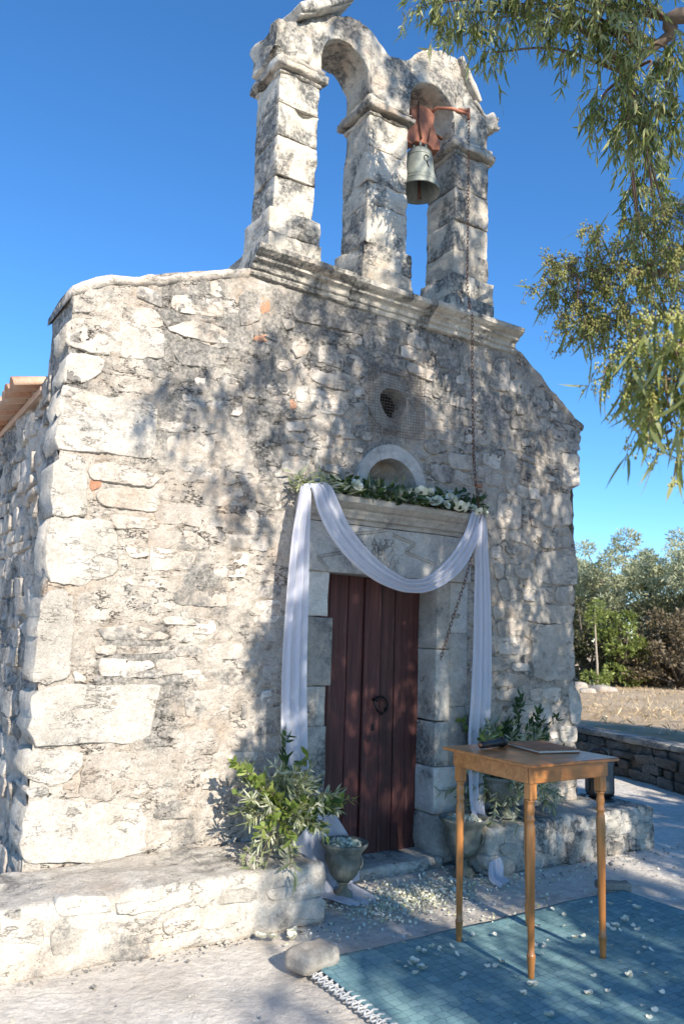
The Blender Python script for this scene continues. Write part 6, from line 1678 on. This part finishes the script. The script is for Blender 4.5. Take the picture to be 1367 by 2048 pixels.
# crown out of the picture whose shade falls on the chapel front and the rug
S = np.array(S_DIR); kx = S[0] / -S[1]; kz = S[2] / -S[1]
Cc = np.array(cam.location); 
def visible(p):
    q = Vector(p) - cam.location; zf = q.dot(FWD)
    if zf < .2: return False
    return abs(q.dot(RIGHT) / zf) < .53 and abs(q.dot(DOWN) / zf) < .75
shade = []
def along(xt, yt, zt, y_s):
    d = yt - y_s; return (xt + d * kx, y_s, zt + d * kz)
for (xt, zt, y_s, r) in SHADE_WALL: shade.append((*along(xt, 0, zt, y_s), r))
for (xt, yt, y_s, r) in SHADE_GROUND: shade.append((*along(xt, yt, 0, y_s), r))
shade = [c for c in shade if not visible(c[:3])]
bs = LeafBag()
sprays(bs, shade, 13, 12, (.10, .17), (.016, .026), .34, .8, bag_r=(0, 1))
# limbs
trunk = MB()
tp = [(4.0, -6.4, -.1), (3.9, -6.3, 1.0), (3.65, -6.15, 2.2), (3.4, -6.0, 3.3), (3.1, -5.9, 4.4), (2.6, -6.0, 5.6), (2.2, -6.1, 6.8)]
limbs = [(tp, [.30, .25, .22, .19, .15, .11, .06])]
LT = [(3.4, -6.0, 3.3), (2.9, -5.0, 4.3), (2.0, -3.4, 5.0), LIMB_TOP[0]] + LIMB_TOP[1:]
limbs.append((LT, list(np.linspace(.09, .008, len(LT)))))
LN = [(3.55, -6.1, 2.9), (2.4, -5.2, 3.4), (1.0, -4.0, 3.6)] + LIMB_NEAR
limbs.append((LN, list(np.linspace(.05, .002, len(LN)) ** 1.15)))
LF = [(2.4, -5.2, 3.4), (1.0, -4.3, 3.25), (-.2, -3.6, 2.95)] + LIMB_FLOWER
limbs.append((LF, list(np.linspace(.02, .002, len(LF)))))
for pts in ([(3.1, -5.9, 4.4), (1.8, -5.6, 5.4), (1.0, -5.5, 5.7), (.5, -5.5, 5.8)], [(3.4, -6.0, 3.3), (2.0, -7.2, 4.2), (.5, -8.2, 4.6), (-1.0, -8.8, 4.6)], [(2.6, -6.0, 5.6), (1.8, -5.2, 7.0), (.8, -4.8, 7.8), (.0, -4.6, 8.2)], [(3.9, -6.3, 1.8), (4.8, -5.2, 3.4), (5.4, -4.0, 4.4)]):
    limbs.append((pts, [.07, .045, .025, .01][:len(pts)]))
allp = []
for pts, rad in limbs:
    C_ = smooth_path(pts, 5); R_ = np.interp(np.linspace(0, 1, len(C_)), np.linspace(0, 1, len(rad)), rad)
    trunk.add(*tube_vf([tuple(p - eo) for p in C_], list(R_), 10)); allp.append(C_)
trunk.build('trunk', M['euc_bark'], euc)
allp = np.vstack(allp)
for cl in (CL_TOP, CL_DARK, CL_NEAR, CL_FLOWER, shade):
    for (x, y, z, r) in cl:
        p = np.array([x, y, z + r * .3]); dd = np.linalg.norm(allp - p, axis=1); q = allp[np.argmin(dd + (allp[:, 2] < z - .4) * .5)]
        mid = (p + q) / 2 + np.array([rg.uniform(-.08, .08), rg.uniform(-.08, .08), .1 * min(1, dd.min())])
        s = .35 if cl in (CL_NEAR, CL_FLOWER) else 1
        twigs.add(*tube_vf([tuple(v - eo) for v in smooth_path([q, mid, p], 4)], list(np.linspace(.014 * s, .004 * s, 9)), 5, False))
twigs.build('twigs', M['twig'], euc)
bt.build('crown', M['euc_leaf'], euc); bn.build('leafy_spray', M['euc_leaf'], euc); by.build('flowering_spray', M['euc_yellow'], euc); bs.build('crown', M['euc_leaf'], euc)
def tri_build(bag, name, mat):
    return obj(name, mesh_np(name, np.vstack(bag.V), np.vstack(bag.F), True, np.concatenate(bag.R)), mat, euc)
o = tri_build(bb, 'seed_buds', M['bud']); o['kind'] = 'stuff'
o = tri_build(bf_, 'flower_buds', M['flower']); o['kind'] = 'stuff'

# ================================================================== GRIT ON THE GROUND
g = np.random.RandomState(1201); nb = 900
gx_ = np.concatenate([g.uniform(-3.0, 2.4, 420), g.uniform(-3.2, -.8, 240), g.uniform(.5, 3.5, 240)])
gy_ = np.concatenate([g.uniform(-3.0, -.15, 420), -.62 - np.abs(g.normal(0, .06, 240)), -.47 - np.abs(g.normal(0, .12, 240))])
k = ~((gx_ < -.80) & (gy_ > -.62)) & ~((gx_ > .54) & (gy_ > -.45)) & ~((gx_ > RUG_X0 - .08) & (gy_ < RUG_Y1 + .03))
gx_ = gx_[k]; gy_ = gy_[k]; nb = len(gx_)
ico = np.array([(1, 0, 0), (-1, 0, 0), (0, 1, 0), (0, -1, 0), (0, 0, .8), (0, 0, -.8)])
sz = g.gamma(2.0, .0022, nb) + .002
R_ = ico[None] * sz[:, None, None] * g.uniform(.6, 1.3, (nb, 6, 1))
an = g.uniform(0, TAU, nb); ca, sa = np.cos(an), np.sin(an)
R_ = np.stack([R_[..., 0] * ca[:, None] - R_[..., 1] * sa[:, None], R_[..., 0] * sa[:, None] + R_[..., 1] * ca[:, None], R_[..., 2]], 2)
V = (R_ + np.stack([gx_, gy_, sz * .3 - .002], 1)[:, None]).reshape(-1, 3)
bf = np.array([(0, 2, 4), (2, 1, 4), (1, 3, 4), (3, 0, 4), (2, 0, 5), (1, 2, 5), (3, 1, 5), (0, 3, 5)])
F = (np.arange(nb)[:, None, None] * 6 + bf[None]).reshape(-1, 3)
tag(obj('grit', mesh_np('grit', V, F, False), M['bench']), 'loose pale grit and pebbles on the ground along the benches', 'grit', kind='stuff')
